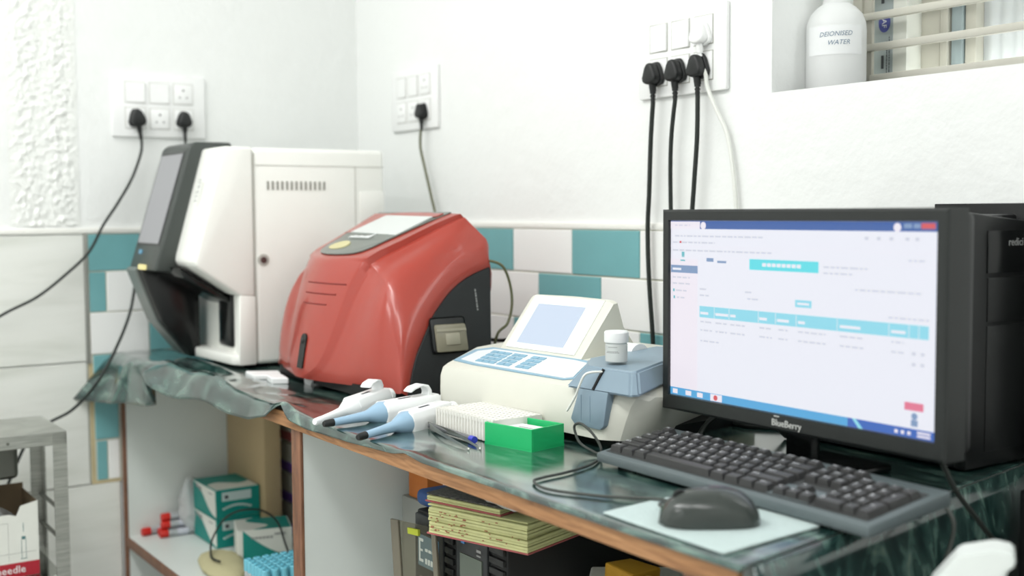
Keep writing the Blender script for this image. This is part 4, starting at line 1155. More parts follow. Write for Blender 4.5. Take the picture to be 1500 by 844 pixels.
part('scroll_wheel', MB().cyl((-0.030, -0.003, 0.027), (-0.030, 0.003, 0.027), 0.008, n=18), blk_matte, ms, local=True)
P = [[mouse_pt(0.04+0.40*i/10, -0.012+0.024*j, 1.0)+Vector((0, 0, 0.0003)) for j in range(2)] for i in range(11)]
part('button_gap', MB().grid(P, 11, 2), blk_matte, ms, local=True)
cord_part(ms, [(-0.905, 0.812, 0.012), (-0.935, 0.822, 0.012), (-0.968, 0.856, 0.006), (-1.03, 0.818, 0.003), (-1.09, 0.789, 0.003), (-1.132, 0.797, 0.003), (-1.143, 0.817, 0.003), (-1.15, 0.86, 0.003), (-1.168, 0.912, 0.003), (-1.195, 0.948, 0.004), (-1.200, 0.953, 0.014), (-1.208, 0.951, 0.026), (-1.221, 0.949, 0.036), (-1.240, 0.950, 0.041), (-1.253, 0.950, 0.036), (-1.252, 0.951, 0.025), (-1.242, 0.951, 0.014), (-1.222, 0.954, 0.007), (-1.203, 0.962, 0.004), (-1.165, 1.02, 0.003), (-1.13, 1.09, 0.003)], 0.0018, grey_cord, 'mouse_cable')

# ------------------------------------------------------------------ computer tower and cables near it
tw = thing('computer_tower', 'black computer tower behind the monitor at the bench end', 'computer', (-1.01, 1.325, 0))
part('case', MB().box(-1.160, -0.885, 1.262, 1.385, 0.003, 0.318, 0.004), pm('tower_black', (20, 22, 23), 0.4, var=0.1), tw)
part('front_fascia', MB().prism([(1.260, 0.003), (1.387, 0.003), (1.387, 0.309), (1.30, 0.317), (1.260, 0.321)], 'x', -0.886, -0.868, 0.003, 2), pm('fascia_black', (20, 22, 22), 0.4, var=0.1), tw)
part('fascia_panel', MB().box(-0.870, -0.866, 1.295, 1.386, 0.245, 0.298, 0.001), blk_gloss, tw)
part('fascia_panel', MB().box(-0.870, -0.8665, 1.297, 1.386, 0.185, 0.240, 0.001), MATS['fascia_black'], tw)
part('fascia_panel', MB().box(-0.870, -0.8668, 1.297, 1.386, 0.022, 0.180, 0.001), blk, tw)
tm = text_mb('redici', 0.014, depth=0.0002); tm.xf(frame_m((-0.8655, 1.352, 0.283), (0, 1, 0), (0, 0, 1)))
part('lettering', tm, print_grey, tw, label='grey lettering on the fascia')
for x in (-1.13, -0.91): part('foot', MB().box(x, x+0.02, 1.28, 1.37, 0, 0.004), foot_m, tw)
single('black_board', MB().box(-1.013, -0.80, 1.389, 1.4035, 0.0005, 0.332, 0.001), blk_matte, 'flat black panel standing between the tower and the wall', 'board')
mb = MB().box(-0.812, -0.345, 1.285, 1.398, F0, -0.012, 0.004)
bc = single('black_cabinet', mb, blk_matte, 'dark black cabinet on the floor right of the bench end', 'cabinet')
single('shade_cupboard', MB().box(-0.335, 0.15, 1.20, 1.398, F0, 0.95, 0.004), pm('grey_steel_paint', (92, 96, 98), 0.5), 'unseen grey cupboard added to shade the tower and hanging cloth', 'cupboard')  # out of view, added to keep light off the tower and cloth end
cord_part(mo, [(-0.80, 1.098, 0.075), (-0.795, 1.108, 0.05), (-0.785, 1.125, 0.012), (-0.776, 1.16, -0.03), (-0.778, 1.20, -0.07), (-0.78, 1.22, -0.14), (-0.778, 1.24, -0.3)], 0.0030, blk_cord, 'monitor_cable')
cord_part(kb, [(-0.80, 1.06, 0.022), (-0.785, 1.085, 0.012), (-0.762, 1.085, -0.006), (-0.758, 1.078, -0.03), (-0.752, 1.05, -0.06), (-0.748, 1.02, -0.10), (-0.748, 1.0, -0.16)], 0.0024, grey_cord, 'keyboard_cable')
cord('thick black cable running from the chemistry analyzer behind the keyboard', [(-1.11, 1.085, 0.004), (-1.19, 1.12, 0.006), (-1.20, 1.150, 0.03), (-1.185, 1.185, 0.045), (-1.16, 1.22, 0.03), (-1.15, 1.25, 0.004)], 0.0042, blk_cord, 'video_cable')
cord('black cable lying on the cloth behind the monitor', [(-1.36, 1.30, 0.004), (-1.30, 1.262, 0.004), (-1.255, 1.262, 0.004), (-1.225, 1.275, 0.004), (-1.19, 1.31, 0.004), (-1.17, 1.37, 0.004)], 0.0042, blk_cord, 'video_cable')
single('sticky_note', MB().prism([(-1.36, 1.285), (-1.29, 1.262), (-1.262, 1.312), (-1.33, 1.335)], 'z', 0.0004, 0.0016), lime_m, 'lime yellow paper lying on the cloth behind the monitor', 'paper')
cord('olive cord looping behind the red analyzer beside its black side', [(-1.80, 1.171, 0.236), (-1.79, 1.192, 0.226), (-1.79, 1.208, 0.195), (-1.79, 1.213, 0.155), (-1.79, 1.203, 0.120), (-1.79, 1.18, 0.100), (-1.80, 1.176, 0.05), (-1.80, 1.18, 0.004)], 0.0026, olive_cord, 'loose_cable')
cord('black cord lying between the red analyzer and the wall', [(-1.90, 1.20, 0.085), (-1.83, 1.21, 0.084), (-1.78, 1.232, 0.087), (-1.73, 1.26, 0.05), (-1.70, 1.28, 0.004)], 0.0034, blk_cord, 'loose_cable')
single('paper_packet', MB().prism([(-2.235, 0.868), (-2.165, 0.858), (-2.135, 0.905), (-2.20, 0.925)], 'z', 0.0005, 0.010, 0.002, 1), paper, 'crumpled white packet beside the red analyzer', 'packet')
single('paper_packet', MB().prism([(-2.135, 0.872), (-2.085, 0.862), (-2.07, 0.890), (-2.12, 0.900)], 'z', 0.0005, 0.013, 0.002, 1), paper, 'small white packet tucked under the red front', 'packet')

# ------------------------------------------------------------------ bottle, boxes in the window
bt = thing('plastic_bottle', 'white plastic bottle with handwritten label standing on the window sill', 'bottle', (-1.293, 1.512, WZ0))
part('bottle_body', MB().lathe([(0, 0), (0.044, 0), (0.0475, 0.004), (0.0475, 0.100), (0.0465, 0.112), (0.041, 0.126), (0.031, 0.137), (0.022, 0.143), (0.021, 0.150), (0.0165, 0.152), (0.0165, 0.16), (0, 0.16)], 36), white_poly, bt, local=True)
part('bottle_cap', MB().lathe([(0.020, 0.152), (0.0225, 0.153), (0.0225, 0.176), (0.020, 0.178), (0, 0.178)], 28), lid_white, bt, local=True)
P = []
a0 = math.atan2(-1.512, 1.293)
for i in range(17):
    a = a0-1.05+2.0*i/16
    P.append([(0.0479*math.cos(a), 0.0479*math.sin(a), z) for z in (0.058, 0.104)])
part('paper_label', MB().grid(P, 17, 2), paper, bt, local=True, label='cream paper label')
def wrap_text(s, size, zc, da=0.0, shear=0.25):
    mb = text_mb(s, size, shear)
    for v in mb.bm.verts:
        a = a0-0.02+da+v.co.x/0.0482; v.co = Vector((0.0482*math.cos(a), 0.0482*math.sin(a), zc+v.co.y+v.co.x*0.03))
    return mb
ink = pm('pen_ink', (120, 140, 160), 0.6)
part('handwriting', wrap_text('DEIONISED', 0.0105, 0.090), ink, bt, local=True, smooth=False, label='handwritten DEIONISED')
part('handwriting', wrap_text('WATER', 0.0105, 0.0765, 0.10), ink, bt, local=True, smooth=False, label='handwritten WATER')
# printed box behind the bars
tb = thing('printed_box', 'tall white box with grey printed side and blue oval badge behind the window bars', 'box', (-1.285, FY+0.05, WZ0))
part('box_body', MB().box(-1.319, -1.249, FY+0.022, FY+0.075, WZ0+0.0003, WZ0+0.30, 0.001), box_white, tb)
yq = FY+0.0215
part('grey_side', MB().box(-1.318, -1.276, yq-0.0008, yq+0.001, WZ0+0.001, WZ0+0.299), iaf_grey, tb, smooth=False, label='grey printed strip')
m2 = MB().cyl((-1.292, yq-0.0020, 0.636), (-1.292, yq-0.0008, 0.636), 0.0115, n=28)
for v in m2.bm.verts: v.co.z = 0.636+(v.co.z-0.636)*1.4
bdg = part('badge', m2, iaf_blue, tb, smooth=False, label='blue oval badge')
tm = text_mb('IAF', 0.0135); tm.xf(frame_m((-1.292, yq-0.0024, 0.636), (0, 0, -1), (1, 0, 0)))
part('badge_letters', tm, print_white, bdg, smooth=False)
mb = MB()
for c, (xq, zt, zb) in enumerate(((-1.282, 0.612, 0.535), (-1.287, 0.605, 0.545))):
    z = zt
    while z > zb:
        l_ = random.uniform(0.002, 0.006); mb.box(xq-0.0006, xq+0.0006, yq-0.0014, yq-0.0006, z-l_, z); z -= l_+0.0012
mb.box(-1.298, -1.293, yq-0.0014, yq-0.0006, 0.560, 0.582); mb.box(-1.299, -1.293, yq-0.0014, yq-0.0006, 0.668, 0.692)
part('small_print', mb, print_dark, tb, smooth=False, label='tiny dark print')
part('red_mark', MB().prism([(-1.266, 0.688), (-1.256, 0.676), (-1.253, 0.682), (-1.262, 0.694)], 'y', yq-0.0012, yq), pm('red_mark', (206, 70, 76), 0.6), tb, smooth=False)

# ------------------------------------------------------------------ things on the left shelf
SZ = -0.435
tb_ = None
random.seed(11)
caps = [(-2.752, 0.806, 0.0095, 0.10), (-2.731, 0.838, 0.0095, 0.03), (-2.7425, 0.850, 0.0265, -0.02), (-2.7215, 0.842, 0.0265, 0.0), (-2.711, 0.835, 0.0095, -0.06), (-2.7315, 0.846, 0.043, 0.03)]
def tube_thing(x, y, z, yaw, lab):
    t = thing('sample_tube', lab, 'tube', (x, y, SZ+z-0.009), yaw, 'red-capped tubes on the left shelf')
    rot = Matrix.Translation((0, 0, 0.009)) @ Matrix.Rotation(R(-90), 4, 'X')
    part('tube_body', MB().lathe([(0, 0.010), (0.0078, 0.010), (0.0078, 0.085), (0.005, 0.093), (0, 0.096)], 16, rot), tube_w, t, local=True)
    part('tube_cap', MB().lathe([(0, 0), (0.0086, 0), (0.0094, 0.002), (0.0094, 0.019), (0, 0.019)], 16, rot), cap_red, t, local=True)
    part('tube_label', MB().lathe([(0.0080, 0.04), (0.0080, 0.066)], 16, rot), pm('tube_label', (204, 206, 216), 0.5) if 'tube_label' not in MATS else MATS['tube_label'], t, local=True)
    return t
tlabs = ['red-capped sample tube lying apart at the left of the tube pile', 'red-capped sample tube at the bottom middle of the tube pile', 'red-capped sample tube on top of the pile toward the box', 'red-capped sample tube on top of the pile toward the left', 'red-capped sample tube at the bottom right of the pile', 'red-capped sample tube topmost of the pile']
for (x, y, z, yw_), lb in zip(caps, tlabs): tube_thing(x, y, z, yw_, lb)

def glove_box(label, loc, rz, w_, d_, h_):
    t = thing('supply_box', label, 'box', loc, rz, 'teal and white supply boxes')
    part('carton', MB().box(-w_, 0, 0, d_, 0.0003, h_-0.0003, 0.0012, 1), box_teal, t, local=True)
    e = 0.0009
    def wavepoly(axis):
        n = 12
        return [k/n for k in range(n+1)]
    # front: white upper right of an S-curve
    cur = [(-w_+w_*s, h_*(1-0.93*(1/(1+math.exp(-7*(s-0.55)))))-0.002) for s in wavepoly(0)]
    pts = [(x, max(0.004, z)) for x, z in cur]+[(-0.002, h_-0.002), (-w_+0.003, h_-0.002)]
    part('white_print', MB().prism(pts, 'y', -e, 0.0005), box_white, t, local=True, smooth=False, label='white curved area on the front')
    # top: white beyond an S-curve
    cur = [(-w_*0.42-0.10*w_*math.sin(math.pi*2*s), 0.003+(d_-0.006)*s) for s in wavepoly(0)]
    part('white_print', MB().prism(cur+[(-0.003, d_-0.003), (-0.003, 0.003)], 'z', h_-0.0005, h_+0.0004), box_white, t, local=True, smooth=False, label='white curved area on the top')
    # right end: white label with dark spot
    part('end_label', MB().box(-0.0005, e, d_*0.14, d_*0.80, h_*0.60, h_*0.90), pm('end_label', (196, 214, 212), 0.5) if 'end_label' not in MATS else MATS['end_label'], t, local=True, smooth=False, label='pale label on the end')
    mb = MB().box(-0.0002, e+0.0004, d_*0.20, d_*0.28, h_*0.68, h_*0.80)
    part('end_print', mb, print_dark, t, local=True, smooth=False)
    mb = MB()
    for k in range(10):
        a = 0.15+0.7*k/9
        mb.box(-0.0002, e, d_*(0.15+0.066*k), d_*(0.15+0.066*k+0.06), h_*(0.22+0.18*math.sin(a*math.pi)), h_*(0.29+0.18*math.sin(a*math.pi)))
    part('end_print', mb, MATS['end_label'], t, local=True, smooth=False)
    mb = MB()
    for a, b, c, d__ in ((-0.86, -0.74, 0.80, 0.92), (-0.72, -0.60, 0.74, 0.88), (-0.30, -0.12, 0.80, 0.84)):
        mb.box(a*w_, b*w_, -e-0.0003, 0, c*h_, d__*h_)
    part('front_print', mb, print_grey, t, local=True, smooth=False)
    return t
g1 = glove_box('lower teal and white box of the stack on the left shelf', (-2.545, 0.912, SZ), 0, 0.150, 0.105, 0.067)
dup(g1, (-2.545, 0.912, SZ+0.0672), 0, 'upper teal and white box of the stack on the left shelf')
# the single box stands turned, its white front toward the room
g3 = thing('supply_box', 'white-fronted teal box standing in front of the stacked pair', 'box', (-2.403, 0.907, SZ), R(-17))
part('carton', MB().box(-0.10, 0, 0, 0.118, 0.0003, 0.074, 0.0012, 1), box_white, g3, local=True)
pts = [(0.012+0.10*s, 0.060*(1-s)**1.6+0.014) for s in [k/12 for k in range(13)]]
part('teal_print', MB().prism([(0.012, 0.006)]+pts+[(0.112, 0.006)], 'x', -0.0005, 0.001), box_teal, g3, local=True, smooth=False, label='teal curved area on the front')
cur = [(-0.002-0.096*s, 0.035+0.028*math.sin(s*5.5)+0.02*s) for s in [k/12 for k in range(13)]]
part('teal_print', MB().prism(cur+[(-0.098, 0.115), (-0.002, 0.115)], 'z', 0.0737, 0.0748), box_teal, g3, local=True, smooth=False, label='teal curved area on the top')
mb = MB()
for k in range(6): mb.box(0, 0.0014, 0.030+k*0.008, 0.036+k*0.008, 0.054, 0.058)
for k in range(4): mb.box(0, 0.0014, 0.080+k*0.006, 0.085+k*0.006, 0.060, 0.064)
part('front_print', mb, print_grey, g3, local=True, smooth=False)

single('cardboard_carton', MB().box(-2.758, -2.520, 1.020, 1.062, SZ+0.0005, -0.058, 0.004, 2).jitter(0.003, 9), kraft, 'tall brown film-wrapped carton standing at the back of the left shelf', 'carton')
for k in range(4):
    mb = MB().box(-2.62, -2.40, 1.10, 1.22, SZ+0.0005+k*0.073, SZ+0.0005+k*0.073+0.072, 0.004, 2)
    o = single('reagent_pack', mb, box_white, ['bottom', 'second from bottom', 'third from bottom', 'topmost'][k]+' white and lilac pack in the stack behind the partition', 'pack', group='white and lilac packs')
    mb = MB().box(-0.111, 0.111, -0.0612, 0.0605, 0.004, 0.026)
    part('lilac_band', mb, lilac if k < 3 else pink_m, o, local=True, label='lilac band' if k < 3 else 'pink band')

mb = MB()
nseg = 28
rings = [(0.0, 0.0), (0.55, 0.0), (0.92, 0.004), (1.0, 0.010), (0.93, 0.018), (0.6, 0.026), (0.0, 0.028)]
vr = []
for rr, z in rings:
    ring = []
    for k in range(nseg):
        a = 2*math.pi*k/nseg
        rx, ry = 0.098, 0.052
        wob = 1+0.16*math.sin(2*a+0.5)+0.10*noise.noise(Vector((math.cos(a)*2, math.sin(a)*2, 5)))
        ring.append(Vector((-2.385+rr*rx*wob*math.cos(a), 0.868+rr*ry*wob*math.sin(a)-0.25*rr*rx*math.cos(a), SZ+0.0005+z+0.003*noise.noise(Vector((rr*4*math.cos(a), rr*4*math.sin(a), 1)))*(z > 0.012))))
    vr.append(ring+[ring[0]])
mb.grid(vr, len(vr), nseg+1); bmesh.ops.remove_doubles(mb.bm, verts=mb.bm.verts[:], dist=1e-5)
single('fabric_pouch', mb, beige, 'flat beige fabric pouch lying on the left shelf', 'pouch', ang=80)
cord('thin dark cable looping over the white-fronted box on the left shelf', [(-2.34, 0.845, SZ+0.034), (-2.375, 0.84, SZ+0.034), (-2.41, 0.85, SZ+0.036), (-2.445, 0.865, SZ+0.05), (-2.45, 0.885, SZ+0.080), (-2.41, 0.892, SZ+0.11), (-2.38, 0.915, SZ+0.125), (-2.375, 0.955, SZ+0.118), (-2.365, 0.985, SZ+0.09), (-2.36, 1.0, SZ+0.04), (-2.35, 1.01, SZ+0.003)], 0.0022, blk_cord, 'loose_cable')

# tube rack with aqua caps
tr = thing('tube_rack', 'rack packed with aqua-capped clear tubes beside the partition', 'rack', (-2.06, 0.86, SZ))
part('rack_base', MB().box(-2.118, -2.010, 0.806, 0.954, SZ+0.0005, SZ+0.012, 0.002), box_white, tr)
part('rack_base', MB().box(-2.118, -2.010, 0.806, 0.954, SZ+0.050, SZ+0.055, 0.001), box_white, tr)
TMt = {}
def rack_tube(x, y, lab):
    if not TMt:
        m1 = MB().lathe([(0, 0.012), (0.0062, 0.012), (0.0068, 0.018), (0.0068, 0.085)], 10); me = bpy.data.meshes.new('rack_tube'); m1.bm.to_mesh(me); m1.bm.free(); me.materials.append(tube_w); TMt['t'] = me
        m1 = MB().lathe([(0.0075, 0.080), (0.0078, 0.082), (0.0078, 0.101), (0.0060, 0.1025), (0.0056, 0.098), (0, 0.097)], 10); me = bpy.data.meshes.new('rack_cap'); m1.bm.to_mesh(me); m1.bm.free(); me.materials.append(cap_aqua); TMt['c'] = me
        for me in TMt.values(): me.polygons.foreach_set('use_smooth', [True]*len(me.polygons)); me.set_sharp_from_angle(angle=R(40))
    r0 = bpy.data.objects.new('capped_tube', TMt['t']); COL.objects.link(r0); r0.location = (x, y, SZ)
    tag(r0, lab, 'tube', 'aqua-capped tubes in the rack')
    c = bpy.data.objects.new('tube_cap', TMt['c']); COL.objects.link(c); c.parent = r0
ORD = ['front', 'second', 'third', 'fourth', 'fifth', 'sixth', 'seventh', 'rearmost']
for i in range(6):
    for j in range(8): rack_tube(-2.108+i*0.0175, 0.816+j*0.0182, 'aqua-capped tube in the rack, %s row from the front, %s from the left' % (ORD[j], ['first', 'second', 'third', 'fourth', 'fifth', 'last'][i]))

# clear bag at the back left of the shelf
mb = MB().ball((-2.718, 0.915, SZ+0.068), 0.030, 0.030, 0.070, 3)
for v in mb.bm.verts:
    n_ = noise.noise_vector(v.co*26)*0.014; v.co += n_; v.co.z = max(v.co.z, SZ+0.0012)
mb.bm.verts.ensure_lookup_table()
single('polythene_bag', mb, pm('white_polythene_bag', (238, 242, 242), 0.25, trans=0.4, bump=0.5, bscale=40), 'crumpled clear polythene bag left of the stacked boxes', 'bag', ang=25)

# ------------------------------------------------------------------ right compartment: power supplies, books
def ups(label, x0, x1, lit):
    t = thing('power_supply', label, 'power supply', ((x0+x1)/2, 1.05, SZ))
    part('housing', MB().box(x0, x1, 0.866, 1.25, SZ+0.0005, -0.124, 0.004), blk_matte, t)
    part('front_panel', MB().box(x0+0.004, x0+0.086, 0.860, 0.868, SZ+0.012, -0.128, 0.003), pm('ups_front%d' % lit, (38, 42, 44), 0.35, var=0.1), t)
    for k in range(9):
        part('vent_fin', MB().box(x0+0.089, x1-0.004, 0.861, 0.868, -0.140-k*0.015, -0.131-k*0.015, 0.001), blk, t)
    xa = x0+0.018; xb = x0+0.075
    d_ = part('display', MB().box(xa, xb, 0.858, 0.861, -0.205, -0.158), lcd_lit if lit else lcd_green, t, label='lit bluish display' if lit else 'dim grey-green display')
    if lit:
        mb = MB()
        mb.box(xa+0.004, xa+0.007, 0.8573, 0.8585, -0.198, -0.163); mb.box(xa+0.007, xa+0.016, 0.8573, 0.8585, -0.167, -0.163); mb.box(xa+0.007, xa+0.014, 0.8573, 0.8585, -0.182, -0.179); mb.box(xa+0.007, xa+0.016, 0.8573, 0.8585, -0.198, -0.194)
        for k in range(4): mb.box(xa+0.022+k*0.008, xa+0.027+k*0.008, 0.8573, 0.8585, -0.199, -0.191)
        for k in range(3): mb.box(xa+0.022+k*0.010, xa+0.029+k*0.010, 0.8573, 0.8585, -0.180, -0.176)
        part('display_segments', mb, lcd_seg, d_, smooth=False, label='white lit segments')
    else:
        mb = MB().prism([(xa+0.002, -0.1435), (xa+0.012, -0.1435), (xa+0.007, -0.131)], 'y', 0.8585, 0.861)
        part('badge', mb, pm('ups_badge', (60, 130, 190), 0.4), t, smooth=False, label='small blue triangular badge')
        mb = MB().box(xb-0.014, xb-0.003, 0.8588, 0.861, -0.148, -0.144); mb.box(xb-0.014, xb-0.004, 0.8588, 0.861, -0.154, -0.1515)
        part('front_print', mb, print_grey, t, smooth=False)
    mb = MB().box(xa+0.006, xa+0.034, 0.8588, 0.861, -0.236, -0.229); mb.box(xa+0.002, xa+0.03, 0.8588, 0.861, -0.224, -0.221)
    part('front_label', mb, print_white if not lit else print_grey, t, smooth=False)
    return t
ups('black power supply with a lit bluish display behind a clear cover', -1.540, -1.4235, 1)
ups('black power supply with a dim grey display right of the lit one', -1.4205, -1.292, 0)
cv = thing('clear_cover', 'smoky clear plastic cover leaning in front of the lit display', 'cover', (-1.5, 0.845, SZ))
CM = Matrix.Translation((-1.505, 0.846, -0.20)) @ Matrix.Rotation(R(-6), 4, 'Y')
part('cover_sheet', MB().box(-0.066, 0.066, -0.002, 0.0, -0.060, 0.062, 0.0005, 1).xf(CM), clear_smoke, cv)
fr = pm('cover_frame', (128, 122, 106), 0.4, trans=0.3)
mb = MB().box(-0.070, -0.046, -0.004, 0.001, -0.066, 0.062, 0.001, 1); mb.box(0.054, 0.066, -0.004, 0.001, -0.066, 0.058, 0.001, 1); mb.box(-0.066, 0.066, -0.004, 0.001, -0.070, -0.054, 0.001, 1)
part('cover_frame', mb.xf(CM), fr, cv)
part('cover_leg', MB().box(-1.50, -1.47, 0.838, 0.845, SZ+0.0005, -0.262), fr, cv)
part('tape_tab', MB().box(-0.014, 0.018, -0.005, -0.001, 0.046, 0.055).xf(CM), lime_m, cv, label='lime tape at the top')

def book(name, label, loc, rz, w_, d_, z0, th, covm, pagem, nsheet=7, spine=None, pitch=0.0):
    t = thing(name, label, 'book', (loc[0], loc[1], z0), rz)
    PM_ = Matrix.Rotation(pitch, 4, 'X')
    part('cover', MB().box(0, w_, 0, d_, 0.0, 0.0025, 0.0008, 1).xf(PM_), covm[0], t, local=True)
    part('cover', MB().box(-0.001, w_*covm[2], 0.004, d_, th-0.0025, th, 0.0008, 1).xf(PM_), covm[1], t, local=True)
    random.seed(len(label))
    for k in range(nsheet):
        z_0 = 0.0026+(th-0.0052)*k/nsheet; z_1 = 0.0026+(th-0.0052)*(k+0.9)/nsheet
        j = random.uniform(-0.003, 0.003)
        part('page_block', MB().box(0.003+j, w_-0.002+j*0.8, 0.001-j*0.7, d_-0.003, z_0, z_1, 0.0005, 1).xf(PM_), pagem, t, local=True)
    return t
b1 = book('register_book', 'thick worn register with yellowed pages on top of the power supplies', (-1.406, 0.806), R(18), 0.178, 0.24, -0.1235, 0.042, (pink_m, page, 0.98), page, 9)
random.seed(4)
mb = MB()
for k in range(46):
    u = random.uniform(0.008, 0.075) if k < 34 else random.uniform(0.10, 0.165); z = random.uniform(0.006, 0.036)
    mb.box(u, u+random.uniform(0.002, 0.006), -0.0040, -0.0034, z, z+0.0014)
part('edge_writing', mb, pm('brown_ink', (150, 92, 66), 0.7), b1, local=True, smooth=False, label='brown handwriting on the page edges')
b2 = book('notebook', 'dark patterned notebook lying on the worn register', (-1.420, 0.812), R(16), 0.140, 0.150, -0.0812, 0.012, (pink_m, cover_pat, 1.0), page, 3)
part('yellow_patch', MB().box(0.072, 0.098, 0.070, 0.105, 0.0119, 0.0124), pm('yellow_patch', (196, 176, 56), 0.6), b2, local=True, smooth=False, label='yellow patch on the cover')
mb = MB().ball((-1.280, 0.880, -0.050), 0.058, 0.050, 0.026, 3)
for v in mb.bm.verts:
    v.co += noise.noise_vector(v.co*40)*0.011; v.co.z = min(max(v.co.z, -0.0675), -0.029)
single('polythene_bag', mb, pm('dusty_polythene', (206, 212, 214), 0.3, trans=0.2, bump=0.6, bscale=60), 'crumpled dusty polythene bag lying on the patterned notebook', 'bag', ang=25)
single('blue_folder', MB().box(-1.556, -1.498, 0.872, 1.06, -0.1225, -0.097, 0.010, 3), blue_m, 'dark blue folder lying left of the worn register', 'folder')
single('orange_folder', MB().box(-1.725, -1.662, 0.955, 1.15, -0.1545, -0.070, 0.002), orange_m, 'orange card folder standing beside the partition', 'folder')
single('grey_carton', MB().box(-1.74, -1.55, 0.95, 1.16, SZ+0.0005, -0.155, 0.002), pm('grey_card', (150, 152, 146), 0.6), 'grey carton under the orange folder beside the partition', 'carton')
o = single('printed_sheaf', MB().box(-1.662, -1.556, 0.985, 1.02, -0.1545, -0.035, 0.001), paper, 'white printed sheaf standing behind the blue folder', 'papers')
mb = MB()
for k in range(8): mb.box(-0.046, -0.010-0.004*(k % 3), -0.0185, -0.0172, 0.022+k*0.009, 0.026+k*0.009)
mb.box(0.008, 0.028, -0.0185, -0.0172, 0.045, 0.085)
part('blue_print', mb, blue_m, o, local=True, smooth=False, label='blue printing')

single('white_carton', MB().prism([(-1.262, 0.985), (-1.09, 0.83), (-0.96, 0.95), (-1.15, 1.14)], 'z', SZ+0.0005, -0.166, 0.002, 1), box_white, 'pale carton on the right shelf beneath the worktop corner', 'carton')
for k, (x, y, s) in enumerate(((-1.165, 0.975, 0.024), (-1.105, 0.955, 0.020), (-1.075, 0.975, 0.018))):
    mb = MB().box(x-s*1.2, x+s*1.2, y-s, y+s, -0.1652, -0.1652+s*1.1, 0.004, 2).jitter(0.006, 30)
    for v in mb.bm.verts: v.co.z = max(v.co.z, -0.1655)
    single('yellow_pouch', mb, yellow_m, ['largest crumpled yellow paper pouch on the pale carton', 'middle crumpled yellow paper pouch on the pale carton', 'rightmost crumpled yellow paper pouch on the pale carton'][k], 'pouch', group='yellow pouches under the worktop', ang=20)

# ------------------------------------------------------------------ steel trolley at the left with its load
TX0, TX1, TY1, TZ = -2.585, -2.372, 0.553, -0.097
ty = thing('steel_trolley', 'small stainless steel stand against the left tiled wall', 'stand', ((TX0+TX1)/2, 0.35, F0))
part('top_tray', MB().box(TX0, TX1, 0.10, TY1, TZ-0.004, TZ, 0.001, 1), steel, ty)
mb = MB().box(TX1-0.003, TX1, 0.10, TY1, TZ-0.026, TZ-0.0005, 0.001, 1); mb.box(TX0, TX1, TY1-0.003, TY1, TZ-0.026, TZ-0.0005, 0.001, 1); mb.box(TX0, TX0+0.003, 0.10, TY1, TZ-0.026, TZ-0.0005)
part('tray_apron', mb, steel, ty)
def angle_leg(x, y, sx_, sy_):
    mb = MB().prism([(x, y), (x+sx_*0.026, y), (x+sx_*0.026, y+sy_*0.003), (x+sx_*0.003, y+sy_*0.003), (x+sx_*0.003, y+sy_*0.026), (x, y+sy_*0.026)], 'z', F0+0.001, TZ-0.004)
    part('leg', mb, steel, ty, ang=30)
angle_leg(TX1, TY1, -1, -1); angle_leg(TX0, TY1, 1, -1); angle_leg(TX1, 0.10, -1, 1); angle_leg(TX0, 0.10, 1, 1)
for z in (-0.262, -0.322):
    part('side_rail', MB().cyl((TX0+0.004, TY1-0.006, z), (TX1-0.004, TY1-0.006, z), 0.0042, n=10), steel_dk, ty)
SHZ = -0.381
part('lower_shelf', MB().box(TX0+0.004, TX1-0.004, 0.104, TY1-0.012, SHZ-0.003, SHZ, 0.001, 1), pm('mirror_steel', (170, 172, 168), 0.08, metal=1.0), ty, label='polished lower shelf')
part('lower_shelf', MB().box(TX0+0.004, TX1-0.004, 0.104, TY1-0.012, F0+0.10, F0+0.103, 0.001, 1), steel, ty)
for x in (TX0+0.05, TX0+0.12): pass
mb = MB()
for y in (0.44, 0.50, 0.535): mb.cyl((TX1-0.001, y-0.09, TZ-0.014), (TX1+0.002, y-0.09, TZ-0.014), 0.003, n=10)
part('rivet', mb, steel_dk, ty)
# opened carton of syringes
sb = thing('syringe_carton', 'white syringe carton with a red band and torn open top', 'carton', (-2.44, 0.40, SHZ), R(0))
BX1, BY1, BZ = -2.404, 0.502, -0.235
mb = MB()
def ragged(y0, y1, z, n=16, amp=0.006):
    return [(y0+(y1-y0)*k/n, z+amp*noise.noise(Vector((k*0.9, z*7, y0)))) for k in range(n+1)]
edge = ragged(0.24, 0.462, BZ-0.022, 18, 0.010)+[(0.470, BZ-0.006), (BY1, BZ+0.001)]
part('front_side', MB().prism([(BY1, SHZ+0.0005)]+edge[::-1]+[(0.24, SHZ+0.0005)], 'x', BX1-0.002, BX1), box_white, sb)
part('right_side', MB().box(-2.535, BX1-0.002, BY1-0.002, BY1, SHZ+0.0005, BZ), pm('kraft_inside', (112, 96, 74), 0.8), sb, label='brown inner side')
part('back_side', MB().box(-2.537, -2.535, 0.24, BY1, SHZ+0.0005, BZ+0.012), MATS['kraft_inside'], sb)
part('left_side', MB().box(-2.535, BX1-0.002, 0.24, 0.242, SHZ+0.0005, BZ), MATS['kraft_inside'], sb)
part('carton_floor', MB().box(-2.535, BX1-0.002, 0.242, BY1-0.002, SHZ+0.0005, SHZ+0.003), MATS['kraft_inside'], sb)
mb = MB().ball((-2.45, 0.42, BZ-0.045), 0.05, 0.05, 0.03, 3)
for v in mb.bm.verts: v.co += noise.noise_vector(v.co*30)*0.015
part('contents', mb, clear_bag, sb, kind='stuff', label='clear wrapped syringes heaped inside', ang=25)
part('red_band', MB().box(BX1-0.0003, BX1+0.0008, 0.24, BY1, SHZ+0.001, SHZ+0.029), pm('red_band', (172, 34, 50), 0.45), sb, smooth=False, label='red band along the bottom')
